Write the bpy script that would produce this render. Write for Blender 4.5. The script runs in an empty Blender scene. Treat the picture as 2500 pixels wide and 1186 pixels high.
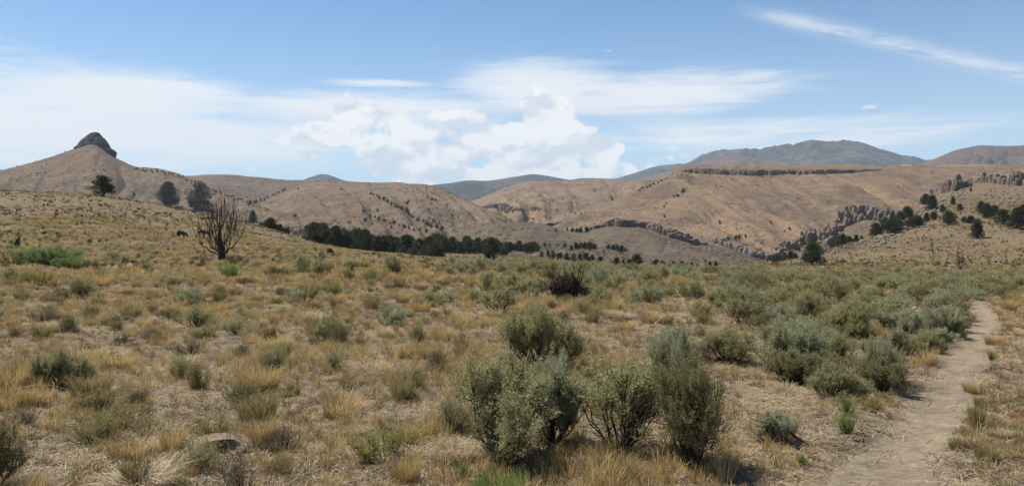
import bpy, math, random
import numpy as np
from mathutils import Vector, Matrix
from mathutils.bvhtree import BVHTree

# ------------------------------------------------------------------ camera
F = 2000.0; CU = 1250.0; HY = 585.0; EYE = 1.7      # focal length and horizon in photograph pixels
S = bpy.context.scene
camd = bpy.data.cameras.new('camera'); camd.sensor_width = 36; camd.lens = 36*F/2500
camd.shift_y = -(593-HY)/2500; camd.clip_start = 0.05; camd.clip_end = 60000
cam = bpy.data.objects.new('camera', camd); S.collection.objects.link(cam)
cam.location = (0, 0, EYE); cam.rotation_euler = (math.radians(90), 0, 0); S.camera = cam

# ------------------------------------------------------------------ light
SUN_EL = math.radians(60); SUN_AZ = math.radians(-58)       # azimuth clockwise from the view direction (+Y)
sd = bpy.data.lights.new('sun', 'SUN'); sd.energy = 5.0; sd.angle = math.radians(0.53); sd.color = (1.0, 0.935, 0.825)
sun = bpy.data.objects.new('sun', sd); S.collection.objects.link(sun)
sv = Vector((math.sin(SUN_AZ)*math.cos(SUN_EL), math.cos(SUN_AZ)*math.cos(SUN_EL), math.sin(SUN_EL)))
sun.rotation_euler = sv.to_track_quat('Z', 'Y').to_euler(); sun.location = (0, 0, 60)
S.view_settings.view_transform = 'Standard'; S.view_settings.look = 'None'
S.view_settings.exposure = 0.66; S.view_settings.gamma = 1.0; S.view_settings.use_curve_mapping = False

class NT:                                              # terse node-tree writer
    def __init__(s, t): s.t = t; s.n = t.nodes; s.l = t.links
    def node(s, typ, ins=None, **kw):
        x = s.n.new(typ)
        for k, v in kw.items(): setattr(x, k, v)
        for k, v in (ins or {}).items(): s.set(x.inputs[k], v)
        return x
    def set(s, sock, v):
        if isinstance(v, bpy.types.NodeSocket): s.l.new(v, sock)
        elif v is not None: sock.default_value = v
    def m(s, op, a, b=None, c=None, clamp=False):
        x = s.n.new('ShaderNodeMath'); x.operation = op; x.use_clamp = clamp
        s.set(x.inputs[0], a)
        if b is not None: s.set(x.inputs[1], b)
        if c is not None: s.set(x.inputs[2], c)
        return x.outputs[0]
    def vm(s, op, a, b=None):
        x = s.n.new('ShaderNodeVectorMath'); x.operation = op
        s.set(x.inputs[0], a)
        if b is not None: s.set(x.inputs[1], b)
        return x.outputs[0]
    def step(s, v, lo, hi, a=0.0, b=1.0):
        x = s.node('ShaderNodeMapRange', {0: v, 1: lo, 2: hi, 3: a, 4: b}, interpolation_type='SMOOTHSTEP'); return x.outputs[0]
    def noise(s, vec, scale, detail=5, rough=0.55, dist=0.0, lac=2.0):
        x = s.node('ShaderNodeTexNoise', {'Vector': vec, 'Scale': scale, 'Detail': detail, 'Roughness': rough, 'Distortion': dist, 'Lacunarity': lac}); return x.outputs[0]
    def mix(s, f, a, b):
        x = s.n.new('ShaderNodeMix'); x.data_type = 'RGBA'
        s.set(x.inputs[0], f)
        for k, v in ((6, a), (7, b)):
            s.set(x.inputs[k], v if isinstance(v, bpy.types.NodeSocket) else (v[0], v[1], v[2], 1))
        return x.outputs[2]

world = bpy.data.worlds.new('World'); S.world = world; world.use_nodes = True
def build_sky():
    T = NT(world.node_tree); T.n.clear()
    K = 0.064; KC = 0.064*2**0.66                       # sky strength, and the same seen through the exposure
    sky = T.node('ShaderNodeTexSky', sky_type='NISHITA'); sky.sun_disc = False
    sky.sun_elevation = SUN_EL; sky.sun_rotation = SUN_AZ; sky.altitude = 1700; sky.air_density = 1.0; sky.dust_density = 1.2; sky.ozone_density = 1.0
    geo = T.node('ShaderNodeTexCoord'); d = geo.outputs['Generated']
    sep = T.node('ShaderNodeSeparateXYZ', {0: d}); x, y, z = sep.outputs
    az = T.m('ARCTAN2', x, y); el = T.m('ARCSINE', z)
    def ang(u, v):                                   # photograph pixel -> azimuth, elevation
        a = math.atan((u-CU)/F); return a, math.atan((HY-v)/F*math.cos(a))
    def blob(u, v, su, sv_, rot=0.0):
        a, e = ang(u, v); r = math.radians(rot)
        da = T.m('SUBTRACT', az, a); de = T.m('SUBTRACT', el, e)
        p = T.m('ADD', T.m('MULTIPLY', da, math.cos(r)), T.m('MULTIPLY', de, math.sin(r)))
        q = T.m('SUBTRACT', T.m('MULTIPLY', de, math.cos(r)), T.m('MULTIPLY', da, math.sin(r)))
        p = T.m('POWER', T.m('ABSOLUTE', T.m('DIVIDE', p, su/F)), 2.0); q = T.m('POWER', T.m('ABSOLUTE', T.m('DIVIDE', q, sv_/F)), 2.0)
        return T.m('EXPONENT', T.m('MULTIPLY', T.m('ADD', p, q), -1.0))
    def union(*bs):
        r = bs[0]
        for b in bs[1:]: r = T.m('MAXIMUM', r, b)
        return r
    blue = T.vm('MULTIPLY', sky.outputs[0], (0.90, 1.20, 1.36))
    # thin veil towards the horizon, everywhere round the compass
    veil = T.step(el, 0.30, 0.0)
    # high streaked cloud
    wv = T.vm('MULTIPLY', d, (1.0, 1.0, 7.0))
    warp = T.noise(wv, 2.0, 3, 0.5)
    n1 = T.noise(T.vm('ADD', wv, T.vm('MULTIPLY', T.node('ShaderNodeCombineXYZ', {0: warp, 1: warp, 2: warp}).outputs[0], (0.5, 0.5, 1.2))), 3.4, 9, 0.62, 0.3)
    n2 = T.noise(T.vm('MULTIPLY', d, (1.0, 1.0, 14.0)), 9.0, 7, 0.62, 0.4)
    streak = T.m('ADD', T.m('MULTIPLY', n1, 0.62), T.m('MULTIPLY', n2, 0.38))
    cm = union(blob(-150, 300, 620, 160), blob(250, 240, 400, 85), blob(420, 215, 240, 30, -4), blob(300, 330, 700, 70),
               T.m('MULTIPLY', blob(900, 203, 180, 14, 1), 0.8), blob(900, 270, 420, 60), blob(1320, 215, 240, 70), blob(1600, 235, 400, 62, 4), T.m('MULTIPLY', blob(2050, 330, 420, 40), 0.75),
               T.m('MULTIPLY', blob(1800, 330, 600, 50), 0.8))
    aw = T.step(T.m('ABSOLUTE', az), 0.62, 0.95)       # the same kind of sky goes on outside the frame
    cm = T.m('MAXIMUM', cm, T.m('MULTIPLY', aw, T.step(el, 0.45, 0.12, 0.15, 0.75)))
    ci = T.step(T.m('ADD', streak, T.m('MULTIPLY', cm, 0.42)), 0.60, 0.93)
    ci = T.m('MULTIPLY', ci, T.step(cm, 0.02, 0.5))
    # old contrail spreading across the upper right
    a0, e0 = ang(1840, 28); a1, e1 = ang(2520, 188)
    t = T.m('DIVIDE', T.m('SUBTRACT', az, a0), a1-a0)
    wob = T.m('MULTIPLY', T.m('SUBTRACT', T.noise(T.vm('MULTIPLY', d, (1, 1, 1)), 7.0, 3, 0.5), 0.5), 0.012)
    bend = T.m('MULTIPLY', T.m('MULTIPLY', t, T.m('SUBTRACT', 1.0, t)), 0.014)
    ce = T.m('ADD', T.m('ADD', e0, bend), T.m('MULTIPLY', t, e1-e0))
    dd = T.m('SUBTRACT', T.m('ADD', el, wob), ce)
    rot = T.node('ShaderNodeVectorRotate', {'Vector': d, 'Angle': math.radians(-14)}, rotation_type='Y_AXIS')
    nt = T.noise(T.vm('MULTIPLY', rot.outputs[0], (1.0, 1.0, 6.0)), 22.0, 6, 0.65)
    tr = T.m('EXPONENT', T.m('MULTIPLY', T.m('POWER', T.m('ABSOLUTE', T.m('DIVIDE', dd, 0.0085)), 2.0), -1.0))
    tr = T.m('MULTIPLY', T.m('MULTIPLY', tr, T.step(nt, 0.24, 0.58)), T.m('MULTIPLY', T.step(t, -0.12, 0.16), T.step(t, 1.6, 1.1)))
    # cumulus
    cv = T.vm('MULTIPLY', d, (1.0, 1.0, 1.45))
    c1 = T.noise(cv, 13.0, 10, 0.54, 0.15)
    c0 = T.noise(T.vm('ADD', cv, (-0.006, 0.0, 0.016)), 13.0, 10, 0.54, 0.15)
    vor = T.node('ShaderNodeTexVoronoi', {'Vector': T.vm('ADD', cv, T.vm('MULTIPLY', T.node('ShaderNodeCombineXYZ', {0: c1, 1: c1, 2: c1}).outputs[0], (0.03, 0.03, 0.03))), 'Scale': 34.0}, feature='SMOOTH_F1')
    puff = T.m('SUBTRACT', 0.5, vor.outputs['Distance'])
    mm = union(blob(1130, 425, 470, 48), blob(1150, 385, 420, 75), blob(1330, 300, 95, 95), blob(1170, 330, 220, 80), blob(900, 285, 150, 55), blob(820, 325, 150, 42), blob(1450, 365, 90, 55), blob(760, 385, 60, 35), blob(1500, 412, 60, 22), blob(980, 395, 190, 60))
    body = T.m('ADD', T.m('ADD', c1, T.m('MULTIPLY', puff, 0.26)), T.m('MULTIPLY', mm, 0.50))
    cu = T.step(body, 0.80, 0.875)
    small = union(blob(1655, 342, 42, 15), blob(2127, 262, 26, 9), blob(1620, 347, 14, 8), T.m('MULTIPLY', blob(1488, 123, 16, 9), 0.72))
    c2 = T.noise(cv, 46.0, 6, 0.65, 0.3)
    cu2 = T.step(T.m('ADD', T.m('MULTIPLY', T.m('SUBTRACT', c2, 0.5), 1.6), small), 0.55, 1.15)
    out_cu = T.m('MULTIPLY', aw, T.m('MULTIPLY', T.step(el, 0.12, 0.04), 0.30))
    cu3 = T.step(T.m('ADD', T.m('ADD', c1, T.m('MULTIPLY', puff, 0.26)), out_cu), 0.84, 0.905)
    cu = T.m('MAXIMUM', T.m('MAXIMUM', cu, T.m('MULTIPLY', cu2, 0.7)), cu3)
    cb = T.noise(T.vm('ADD', cv, (3.1, 0, 0.4)), 30.0, 8, 0.6, 0.3)
    shade = T.step(T.m('ADD', T.m('ADD', T.m('SUBTRACT', c1, c0), T.m('MULTIPLY', puff, 0.10)), T.m('MULTIPLY', T.m('SUBTRACT', cb, 0.5), 0.22)), -0.08, 0.055)
    white = (0.97/KC, 0.98/KC, 0.99/KC); grey = (0.70/KC, 0.78/KC, 0.87/KC)
    col = T.mix(T.m('MULTIPLY', veil, 0.62), blue, (0.70/KC, 0.87/KC, 1.0/KC))
    col = T.mix(T.m('MULTIPLY', ci, 0.86), col, white)
    col = T.mix(T.m('MULTIPLY', tr, 0.70), col, (0.80/KC, 0.86/KC, 0.93/KC))
    ccol = T.mix(T.m('MULTIPLY', shade, 1.0), grey, (1.02/KC, 1.02/KC, 1.02/KC))
    col = T.mix(T.m('MULTIPLY', cu, 0.93), col, ccol)
    bg = T.node('ShaderNodeBackground', {'Color': col, 'Strength': K})
    out = T.node('ShaderNodeOutputWorld', {'Surface': bg.outputs[0]})
build_sky()

# ------------------------------------------------------------------ helpers
R = np.random.default_rng(7); random.seed(7)
COL = S.collection
def tag(o, label=None, cat=None, group=None, kind=None):
    if label: o['label'] = label
    if cat: o['category'] = cat
    if group: o['group'] = group
    if kind: o['kind'] = kind
    return o
def mesh_np(name, V, Q, mat=None, smooth=False, tint=None, uv=None):
    """V (n,3), Q (m,4) quads or (m,3) triangles -> mesh"""
    V = np.asarray(V, np.float32); Q = np.asarray(Q, np.int32); k = Q.shape[1]
    me = bpy.data.meshes.new(name)
    me.vertices.add(len(V)); me.vertices.foreach_set('co', V.ravel())
    me.loops.add(Q.size); me.loops.foreach_set('vertex_index', Q.ravel())
    me.polygons.add(len(Q)); me.polygons.foreach_set('loop_start', np.arange(0, Q.size, k, dtype=np.int32))
    if smooth: me.polygons.foreach_set('use_smooth', np.ones(len(Q), bool))
    if tint is not None:
        for nm, arr in (tint.items() if isinstance(tint, dict) else {'tint': tint}.items()):
            a = me.attributes.new(nm, 'FLOAT', 'POINT'); a.data.foreach_set('value', np.asarray(arr, np.float32))
    me.update(calc_edges=True)
    if mat: me.materials.append(mat)
    return me
def add_obj(name, me, parent=None, loc=None):
    o = bpy.data.objects.new(name, me); COL.objects.link(o)
    if parent is not None: o.parent = parent
    if loc is not None: o.location = loc
    return o
def empty(name, loc=(0, 0, 0), rz=0.0, s=1.0):
    o = bpy.data.objects.new(name, None); COL.objects.link(o); o.location = loc; o.rotation_euler = (0, 0, rz)
    o.scale = (s, s, s) if np.isscalar(s) else s; o.empty_display_size = 0.3
    return o
def hash3(ix, iy, iz, seed):
    h = (ix*374761393 + iy*668265263 + iz*2147483647 + seed*1274126177) & 0xffffffff
    h = ((h ^ (h >> 13))*1274126177) & 0xffffffff
    h = ((h ^ (h >> 16))*2246822519) & 0xffffffff
    return ((h ^ (h >> 15)) & 0xffffff)/float(0xffffff)
def vnoise(x, y, z=0.0, seed=0):
    x, y, z = np.broadcast_arrays(np.asarray(x, float), np.asarray(y, float), np.asarray(z, float))
    xi, yi, zi = np.floor(x), np.floor(y), np.floor(z); fx, fy, fz = x-xi, y-yi, z-zi
    xi, yi, zi = xi.astype(np.int64), yi.astype(np.int64), zi.astype(np.int64)
    sx, sy, sz = (f*f*f*(f*(f*6-15)+10) for f in (fx, fy, fz))
    r = 0
    for a in (0, 1):
        wx = sx if a else 1-sx
        for b in (0, 1):
            wy = sy if b else 1-sy
            for c in (0, 1):
                wz = sz if c else 1-sz
                r = r + wx*wy*wz*hash3(xi+a, yi+b, zi+c, seed)
    return r*2-1
def fbm(x, y, z=0.0, oct=4, seed=0, gain=0.5):
    r = 0; a = 1; t = 0
    for i in range(oct):
        r = r + a*vnoise(np.asarray(x)*2**i+17.3*i, np.asarray(y)*2**i-9.1*i, np.asarray(z)*2**i, seed+i); t += a; a *= gain
    return r/t
def smooth1(a, k):
    if k < 1: return a
    w = np.exp(-0.5*(np.arange(-3*k, 3*k+1)/k)**2); w /= w.sum()
    return np.convolve(np.pad(a, 3*k, mode='edge'), w, mode='valid')
def grid_quads(nr, nc):
    i = np.arange(nr-1)[:, None]*nc+np.arange(nc-1)[None, :]
    return np.stack([i, i+1, i+nc+1, i+nc], -1).reshape(-1, 4)
def W(u, v, d):                                        # pixel + depth -> world
    return np.array([(u-CU)/F*d, d, EYE-(v-HY)/F*d])

# ------------------------------------------------------------------ materials
def new_mat(name):
    m = bpy.data.materials.new(name); m.use_nodes = True; T = NT(m.node_tree); T.n.clear(); return m, T
def finish(T, col, rough=0.9, bump=None, bstr=0.3, bdist=0.05, transl=0.0, spec=0.15):
    b = T.node('ShaderNodeBsdfPrincipled', {'Base Color': col, 'Roughness': rough, 'Specular IOR Level': spec})
    if bump is not None:
        bp = T.node('ShaderNodeBump', {'Height': bump, 'Strength': bstr, 'Distance': bdist}); T.l.new(bp.outputs[0], b.inputs['Normal'])
    sh = b.outputs[0]
    if transl:
        tr = T.node('ShaderNodeBsdfTranslucent', {'Color': col}); mx = T.node('ShaderNodeMixShader', {0: transl, 1: sh, 2: tr.outputs[0]}); sh = mx.outputs[0]
    T.node('ShaderNodeOutputMaterial', {'Surface': sh})
HB = 0.50
def hill_mat(name, c1, c2, c3, sc=0.02, speck=0.5, speck_sc=0.35, speck_col=(0.06, 0.06, 0.04), streak=None, green=None, veins=0.0, bstr=0.6, bd=1.0):
    m, T = new_mat(name)
    p = T.node('ShaderNodeNewGeometry').outputs['Position']
    c1, c2, c3 = ((c[0]*HB*0.97, c[1]*HB*1.01, c[2]*HB*1.06) for c in (c1, c2, c3))
    n1 = T.noise(p, sc, 6, 0.6, 0.4); n2 = T.noise(p, sc*5, 6, 0.65); n3 = T.noise(p, sc*24, 5, 0.7)
    c3b = tuple(x*1.16 for x in c3)
    col = T.mix(T.step(n1, 0.40, 0.58), c1, tuple(x*0.88 for x in c2))
    col = T.mix(T.m('MULTIPLY', T.step(n2, 0.47, 0.64), 0.75), col, c3b)
    if streak:                                         # gully streaks running down the slope (attribute coordinate)
        g = T.node('ShaderNodeAttribute', attribute_name='gul').outputs['Fac']; h = T.node('ShaderNodeAttribute', attribute_name='dwn').outputs['Fac']
        v = T.node('ShaderNodeCombineXYZ', {0: T.m('MULTIPLY', g, streak[0]), 1: T.m('MULTIPLY', h, streak[1])}).outputs[0]
        s1 = T.noise(v, 1.0, 6, 0.6, 0.2)
        col = T.mix(T.m('MULTIPLY', T.step(s1, 0.50, 0.64), streak[2]), col, streak[3])
        col = T.mix(T.m('MULTIPLY', T.step(s1, 0.46, 0.34), streak[2]), col, streak[4])
    if veins:                                          # paler spur lines and rills
        ns = T.noise(T.vm('MULTIPLY', p, (1.0, 1.0, 0.4)), sc*2.2, 4, 0.55, 0.8)
        rid = T.m('ABSOLUTE', T.m('SUBTRACT', ns, 0.5))
        col = T.mix(T.m('MULTIPLY', T.step(rid, 0.035, 0.0), veins), col, tuple(min(1, x*1.35) for x in c1))
    if green:
        gm = T.noise(p, green[1], 5, 0.6)
        col = T.mix(T.m('MULTIPLY', T.step(gm, green[2], green[2]+0.1), green[3]), col, green[0])
    v = T.node('ShaderNodeTexVoronoi', {'Vector': p, 'Scale': speck_sc, 'Randomness': 1.0})
    dens = T.m('ADD', T.m('MULTIPLY', n2, 0.34), 0.02)
    sp = T.step(T.m('SUBTRACT', dens, v.outputs['Distance']), -0.03, 0.05)
    col = T.mix(T.m('MULTIPLY', sp, speck), col, speck_col)
    col = T.mix(T.m('MULTIPLY', T.step(n3, 0.42, 0.62), 0.42), col, tuple(x*0.50 for x in c1))
    n5 = T.noise(T.vm('MULTIPLY', p, (1.0, 1.0, 2.2)), sc*11, 7, 0.72, 1.2)
    col = T.mix(T.m('MULTIPLY', T.step(n5, 0.52, 0.60), 0.38), col, tuple(x*0.62 for x in c2))
    col = T.mix(T.m('MULTIPLY', T.step(n5, 0.44, 0.36), 0.30), col, tuple(x*1.18 for x in c3))
    h = T.m('ADD', T.m('MULTIPLY', n2, 1.0), T.m('MULTIPLY', n3, 0.5))
    finish(T, col, 0.95, h, 0.9, bd*1.6)
    return m
def rock_mat(name, c1, c2, c3, sc=1.0, bd=0.3):
    m, T = new_mat(name)
    p = T.node('ShaderNodeNewGeometry').outputs['Position']
    pv = T.vm('MULTIPLY', p, (1.0, 1.0, 0.35))
    n1 = T.noise(pv, 0.5*sc, 6, 0.65, 0.5); n2 = T.noise(p, 2.2*sc, 6, 0.7)
    r = T.node('ShaderNodeObjectInfo').outputs['Random']
    col = T.mix(T.step(n1, 0.35, 0.65), c1, c2)
    col = T.mix(T.m('MULTIPLY', T.step(n2, 0.5, 0.72), 0.8), col, c3)
    col = T.mix(T.m('MULTIPLY', r, 0.3), col, tuple(x*0.6 for x in c1))
    finish(T, col, 0.92, T.m('ADD', n2, n1), 0.8, bd)
    return m

M = {}
TAN = (0.315, 0.205, 0.128); TAN2 = (0.225, 0.152, 0.102); ORG = (0.40, 0.245, 0.130); GRY = (0.205, 0.160, 0.120)
M['butte'] = hill_mat('butte_slope_grass', (0.27, 0.185, 0.122), (0.20, 0.142, 0.10), (0.34, 0.235, 0.145), 0.012, 0.5, 0.16, (0.075, 0.065, 0.055), veins=0.5, bd=2.0)
M['hillA'] = hill_mat('far_grass_slope', (0.27, 0.18, 0.125), (0.20, 0.14, 0.105), (0.30, 0.21, 0.135), 0.008, 0.55, 0.09, (0.06, 0.06, 0.05), green=((0.08, 0.085, 0.07), 0.012, 0.56, 0.5), bd=3)
M['hillB'] = hill_mat('grass_slope', (0.30, 0.205, 0.132), (0.22, 0.155, 0.108), (0.37, 0.245, 0.145), 0.010, 0.45, 0.12, (0.07, 0.065, 0.05), veins=0.35, bd=2)
M['hillC'] = hill_mat('orange_grass_slope', (0.36, 0.235, 0.142), (0.245, 0.17, 0.12), (0.42, 0.27, 0.145), 0.005, 0.35, 0.09, (0.07, 0.065, 0.05), bd=3)
M['mesa'] = hill_mat('mesa_slope_grass', (0.325, 0.215, 0.132), (0.235, 0.162, 0.112), (0.36, 0.24, 0.14), 0.011, 0.5, 0.2, (0.08, 0.065, 0.05), streak=(1.0, 1.0, 0.65, (0.235, 0.155, 0.088), (0.095, 0.074, 0.056)), bd=1.5)
M['mound'] = hill_mat('sparse_shaded_mound_grass', (0.215, 0.158, 0.108), (0.175, 0.130, 0.092), (0.27, 0.19, 0.12), 0.022, 0.45, 0.5, (0.07, 0.062, 0.045), green=((0.13, 0.125, 0.075), 0.02, 0.58, 0.4), bd=0.8)  # darker tint than other slopes, shade of cloud and slope put into colour
M['blue'] = hill_mat('juniper_covered_mountain', (0.20, 0.185, 0.165), (0.13, 0.135, 0.13), (0.32, 0.26, 0.21), 0.0022, 0.45, 0.02, (0.04, 0.055, 0.055), green=((0.04, 0.058, 0.06), 0.0040, 0.47, 0.85), bd=30, veins=0.6)
M['purple'] = hill_mat('bare_far_mountain', (0.235, 0.165, 0.135), (0.19, 0.14, 0.12), (0.27, 0.19, 0.145), 0.003, 0.3, 0.04, (0.08, 0.08, 0.07), green=((0.10, 0.10, 0.09), 0.004, 0.55, 0.5), bd=8)
M['basalt'] = rock_mat('weathered_basalt', (0.17, 0.135, 0.108), (0.095, 0.078, 0.066), (0.25, 0.205, 0.165), 0.8)
M['rib'] = rock_mat('tan_tilted_rock', (0.20, 0.158, 0.120), (0.115, 0.092, 0.074), (0.30, 0.245, 0.19), 0.8)
M['basalt_far'] = rock_mat('far_basalt', (0.19, 0.145, 0.118), (0.10, 0.082, 0.072), (0.26, 0.20, 0.155), 0.35, 1.0)
M['basalt_grey'] = rock_mat('grey_lichened_basalt', (0.20, 0.175, 0.15), (0.11, 0.098, 0.09), (0.29, 0.26, 0.225), 0.8)
M['butte_rock'] = rock_mat('dark_butte_rock', (0.072, 0.068, 0.066), (0.036, 0.036, 0.038), (0.115, 0.102, 0.092), 0.28, 1.5)

def ground_mat():
    m, T = new_mat('dry_soil_and_litter')
    p = T.node('ShaderNodeNewGeometry').outputs['Position']
    trk = T.node('ShaderNodeAttribute', attribute_name='track').outputs['Fac']
    far = T.node('ShaderNodeAttribute', attribute_name='far').outputs['Fac']
    n0 = T.noise(p, 0.035, 4, 0.55, 0.4); n1 = T.noise(p, 0.45, 6, 0.62, 0.3); n2 = T.noise(p, 3.2, 7, 0.68); n3 = T.noise(p, 22.0, 5, 0.7)
    n4 = T.noise(T.vm('MULTIPLY', p, (1.0, 3.2, 1.0)), 16.0, 5, 0.7, 0.8)
    col = T.mix(T.step(n1, 0.36, 0.64), (0.215, 0.158, 0.096), (0.145, 0.110, 0.074))
    col = T.mix(T.m('MULTIPLY', T.step(n2, 0.46, 0.66), 0.75), col, (0.28, 0.200, 0.108))
    col = T.mix(T.m('MULTIPLY', T.step(n4, 0.54, 0.68), 0.8), col, (0.34, 0.25, 0.142))
    col = T.mix(T.m('MULTIPLY', T.step(n4, 0.46, 0.34), 0.75), col, (0.105, 0.078, 0.055))
    col = T.mix(T.m('MULTIPLY', T.step(n3, 0.44, 0.30), 0.5), col, (0.12, 0.09, 0.066))
    right = T.node('ShaderNodeAttribute', attribute_name='verge').outputs['Fac']
    col = T.mix(T.m('MULTIPLY', right, T.step(n2, 0.3, 0.62)), col, (0.265, 0.165, 0.088))
    hcol = T.mix(T.step(n0, 0.4, 0.6), (0.130, 0.096, 0.056), (0.098, 0.074, 0.045))
    hcol = T.mix(T.m('MULTIPLY', T.step(n1, 0.46, 0.62), 0.75), hcol, (0.165, 0.119, 0.064))
    hcol = T.mix(T.m('MULTIPLY', T.step(n2, 0.52, 0.66), 0.6), hcol, (0.12, 0.098, 0.062))
    col = T.mix(far, col, hcol)
    tn = T.step(T.m('ADD', trk, T.m('MULTIPLY', T.m('SUBTRACT', n2, 0.5), 0.9)), 0.32, 0.72)
    tcol = T.mix(T.step(n2, 0.35, 0.65), (0.25, 0.205, 0.146), (0.195, 0.158, 0.113))
    col = T.mix(T.m('MULTIPLY', tn, 0.9), col, tcol)
    h = T.m('ADD', T.m('ADD', T.m('MULTIPLY', n2, 0.6), T.m('MULTIPLY', n3, 0.18)), T.m('MULTIPLY', n4, 0.22))
    finish(T, col, 0.96, h, 0.9, 0.10)
    return m
M['ground'] = ground_mat()
def track_mat():
    m, T = new_mat('packed_pale_dirt')
    p = T.node('ShaderNodeNewGeometry').outputs['Position']
    n1 = T.noise(p, 1.3, 6, 0.62); n2 = T.noise(p, 9.0, 6, 0.7, 0.4); n3 = T.noise(p, 45.0, 4, 0.7)
    n4 = T.noise(T.vm('MULTIPLY', p, (1.0, 2.6, 1.0)), 7.0, 6, 0.62, 1.2)
    col = T.mix(T.step(n1, 0.35, 0.65), (0.245, 0.195, 0.136), (0.185, 0.147, 0.102))
    col = T.mix(T.m('MULTIPLY', T.step(n2, 0.5, 0.7), 0.6), col, (0.33, 0.275, 0.20))
    col = T.mix(T.m('MULTIPLY', T.step(n4, 0.42, 0.33), 0.85), col, (0.165, 0.125, 0.092))
    col = T.mix(T.m('MULTIPLY', T.step(n3, 0.62, 0.70), 0.5), col, (0.16, 0.125, 0.10))
    h = T.m('ADD', T.m('MULTIPLY', n4, 0.6), T.m('MULTIPLY', n2, 0.4))
    finish(T, col, 0.96, h, 1.0, 0.06)
    return m
M['track'] = track_mat()

# ------------------------------------------------------------------ near ground (one sheet)
GT = {-1200: [(0, 855), (20, 755), (40, 670), (60, 642), (80, 620), (120, 570), (150, 535), (180, 505), (240, 490), (350, 520), (600, 560)],
      0:   [(20, 755), (40, 670), (60, 640), (80, 608), (120, 548), (150, 503), (180, 465), (215, 464), (260, 500), (350, 560), (600, 600)],
      230: [(20, 755), (40, 670), (60, 641), (80, 611), (120, 556), (150, 512), (180, 473), (215, 476), (260, 520), (350, 570), (600, 602)],
      420: [(20, 755), (40, 670), (60, 642), (80, 616), (120, 571), (150, 535), (180, 504), (215, 512), (260, 545), (350, 585), (600, 604)],
      600: [(20, 755), (40, 670), (60, 642), (80, 622), (120, 588), (150, 562), (180, 539), (215, 550), (260, 578), (350, 597), (600, 604)],
      800: [(20, 755), (40, 670), (60, 643), (80, 629), (120, 611), (150, 603), (175, 599), (215, 612), (260, 616), (350, 606), (600, 604)],
      950: [(20, 755), (40, 670), (60, 645), (80, 636), (120, 624), (150, 620), (180, 626), (240, 624), (350, 612), (600, 608)],
      1050: [(20, 755), (40, 672), (60, 648), (80, 640), (120, 633), (150, 636), (240, 628), (350, 612), (600, 608)],
      1250: [(20, 755), (40, 673), (60, 652), (80, 647), (120, 643), (150, 645), (240, 636), (350, 616), (600, 612)],
      1500: [(20, 757), (40, 676), (60, 660), (80, 653), (120, 648), (180, 648), (240, 643), (350, 632), (600, 620)],
      1700: [(20, 757), (40, 682), (60, 666), (80, 659), (120, 653), (180, 651), (240, 650), (350, 640), (600, 640)],
      1850: [(20, 757), (40, 690), (60, 674), (80, 665), (120, 655), (150, 648), (180, 650), (240, 656), (350, 655), (600, 640)],
      2000: [(20, 757), (40, 698), (60, 683), (80, 674), (120, 660), (150, 652), (180, 644), (220, 614), (250, 622), (350, 660), (600, 650)],
      2100: [(20, 757), (40, 702), (60, 688), (80, 677), (120, 661), (150, 649), (180, 634), (220, 600), (250, 575), (290, 592), (350, 620), (600, 640)],
      2200: [(20, 757), (40, 703), (60, 690), (80, 679), (120, 662), (150, 648), (180, 628), (220, 592), (280, 538), (315, 526), (360, 545), (600, 600)],
      2300: [(20, 757), (40, 703), (60, 691), (80, 680), (120, 662), (150, 646), (180, 622), (220, 582), (280, 518), (350, 470), (400, 458), (600, 470)],
      2500: [(20, 757), (40, 703), (60, 690), (80, 678), (120, 656), (150, 638), (180, 608), (220, 570), (280, 518), (350, 474), (400, 445), (440, 428), (600, 412)],
      3400: [(20, 757), (40, 703), (60, 690), (80, 672), (120, 646), (150, 620), (180, 590), (220, 555), (280, 505), (350, 460), (400, 435), (440, 424), (600, 412)]}
TD = np.concatenate([np.linspace(0, 100, 51), np.arange(104, 700, 4)])
TU = np.arange(-1800, 4001, 20.0)
ks = sorted(GT); tab = np.zeros((len(TD), len(ks)))
for j, k in enumerate(ks):
    dd = np.array([p[0] for p in GT[k] if p[0] > 0]); zz = EYE-(np.array([p[1] for p in GT[k] if p[0] > 0])-HY)/F*dd
    dd = np.concatenate([[0, 14], dd]); zz = np.concatenate([[0, 0], zz])
    tab[:, j] = np.interp(TD, dd, zz)
    s = smooth1(tab[:, j], 3); wgt = np.clip((TD-30)/30, 0, 1); tab[:, j] = s*wgt+tab[:, j]*(1-wgt)
TABZ = np.stack([np.interp(TU, ks, tab[i]) for i in range(len(TD))])
TABZ = np.stack([smooth1(r, 2) for r in TABZ])
def base_z(X, Y):
    X = np.asarray(X, float); Y = np.asarray(Y, float)
    u = CU+F*X/np.maximum(Y, 14.0); d = np.clip(Y, 0, TD[-1]-1)
    di = np.interp(d, TD, np.arange(len(TD))); ui = np.clip((u-TU[0])/20.0, 0, len(TU)-1.001)
    a = di.astype(int).clip(0, len(TD)-2); b = ui.astype(int); fa = di-a; fb = ui-b
    return (TABZ[a, b]*(1-fa)*(1-fb)+TABZ[a+1, b]*fa*(1-fb)+TABZ[a, b+1]*(1-fa)*fb+TABZ[a+1, b+1]*fa*fb)
def flat(u, v): d = F*EYE/(v-HY); return ((u-CU)/F*d, d)
TRK = [flat(u, v) for u, v in ((1900, 1560), (2040, 1330), (2140, 1186), (2215, 1090), (2285, 1000), (2345, 900), (2385, 830), (2408, 780))]
TRK = [(x, y, w) for (x, y), w in zip(TRK, (.50, .46, .41, .35, .30, .26, .24, .23))]+[(12.7, 22.4, .24), (13.6, 24.2, .24), (15.2, 25.6, .24), (18, 26.6, .26), (22, 27.2, .28), (28, 27.8, .3)]
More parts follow.
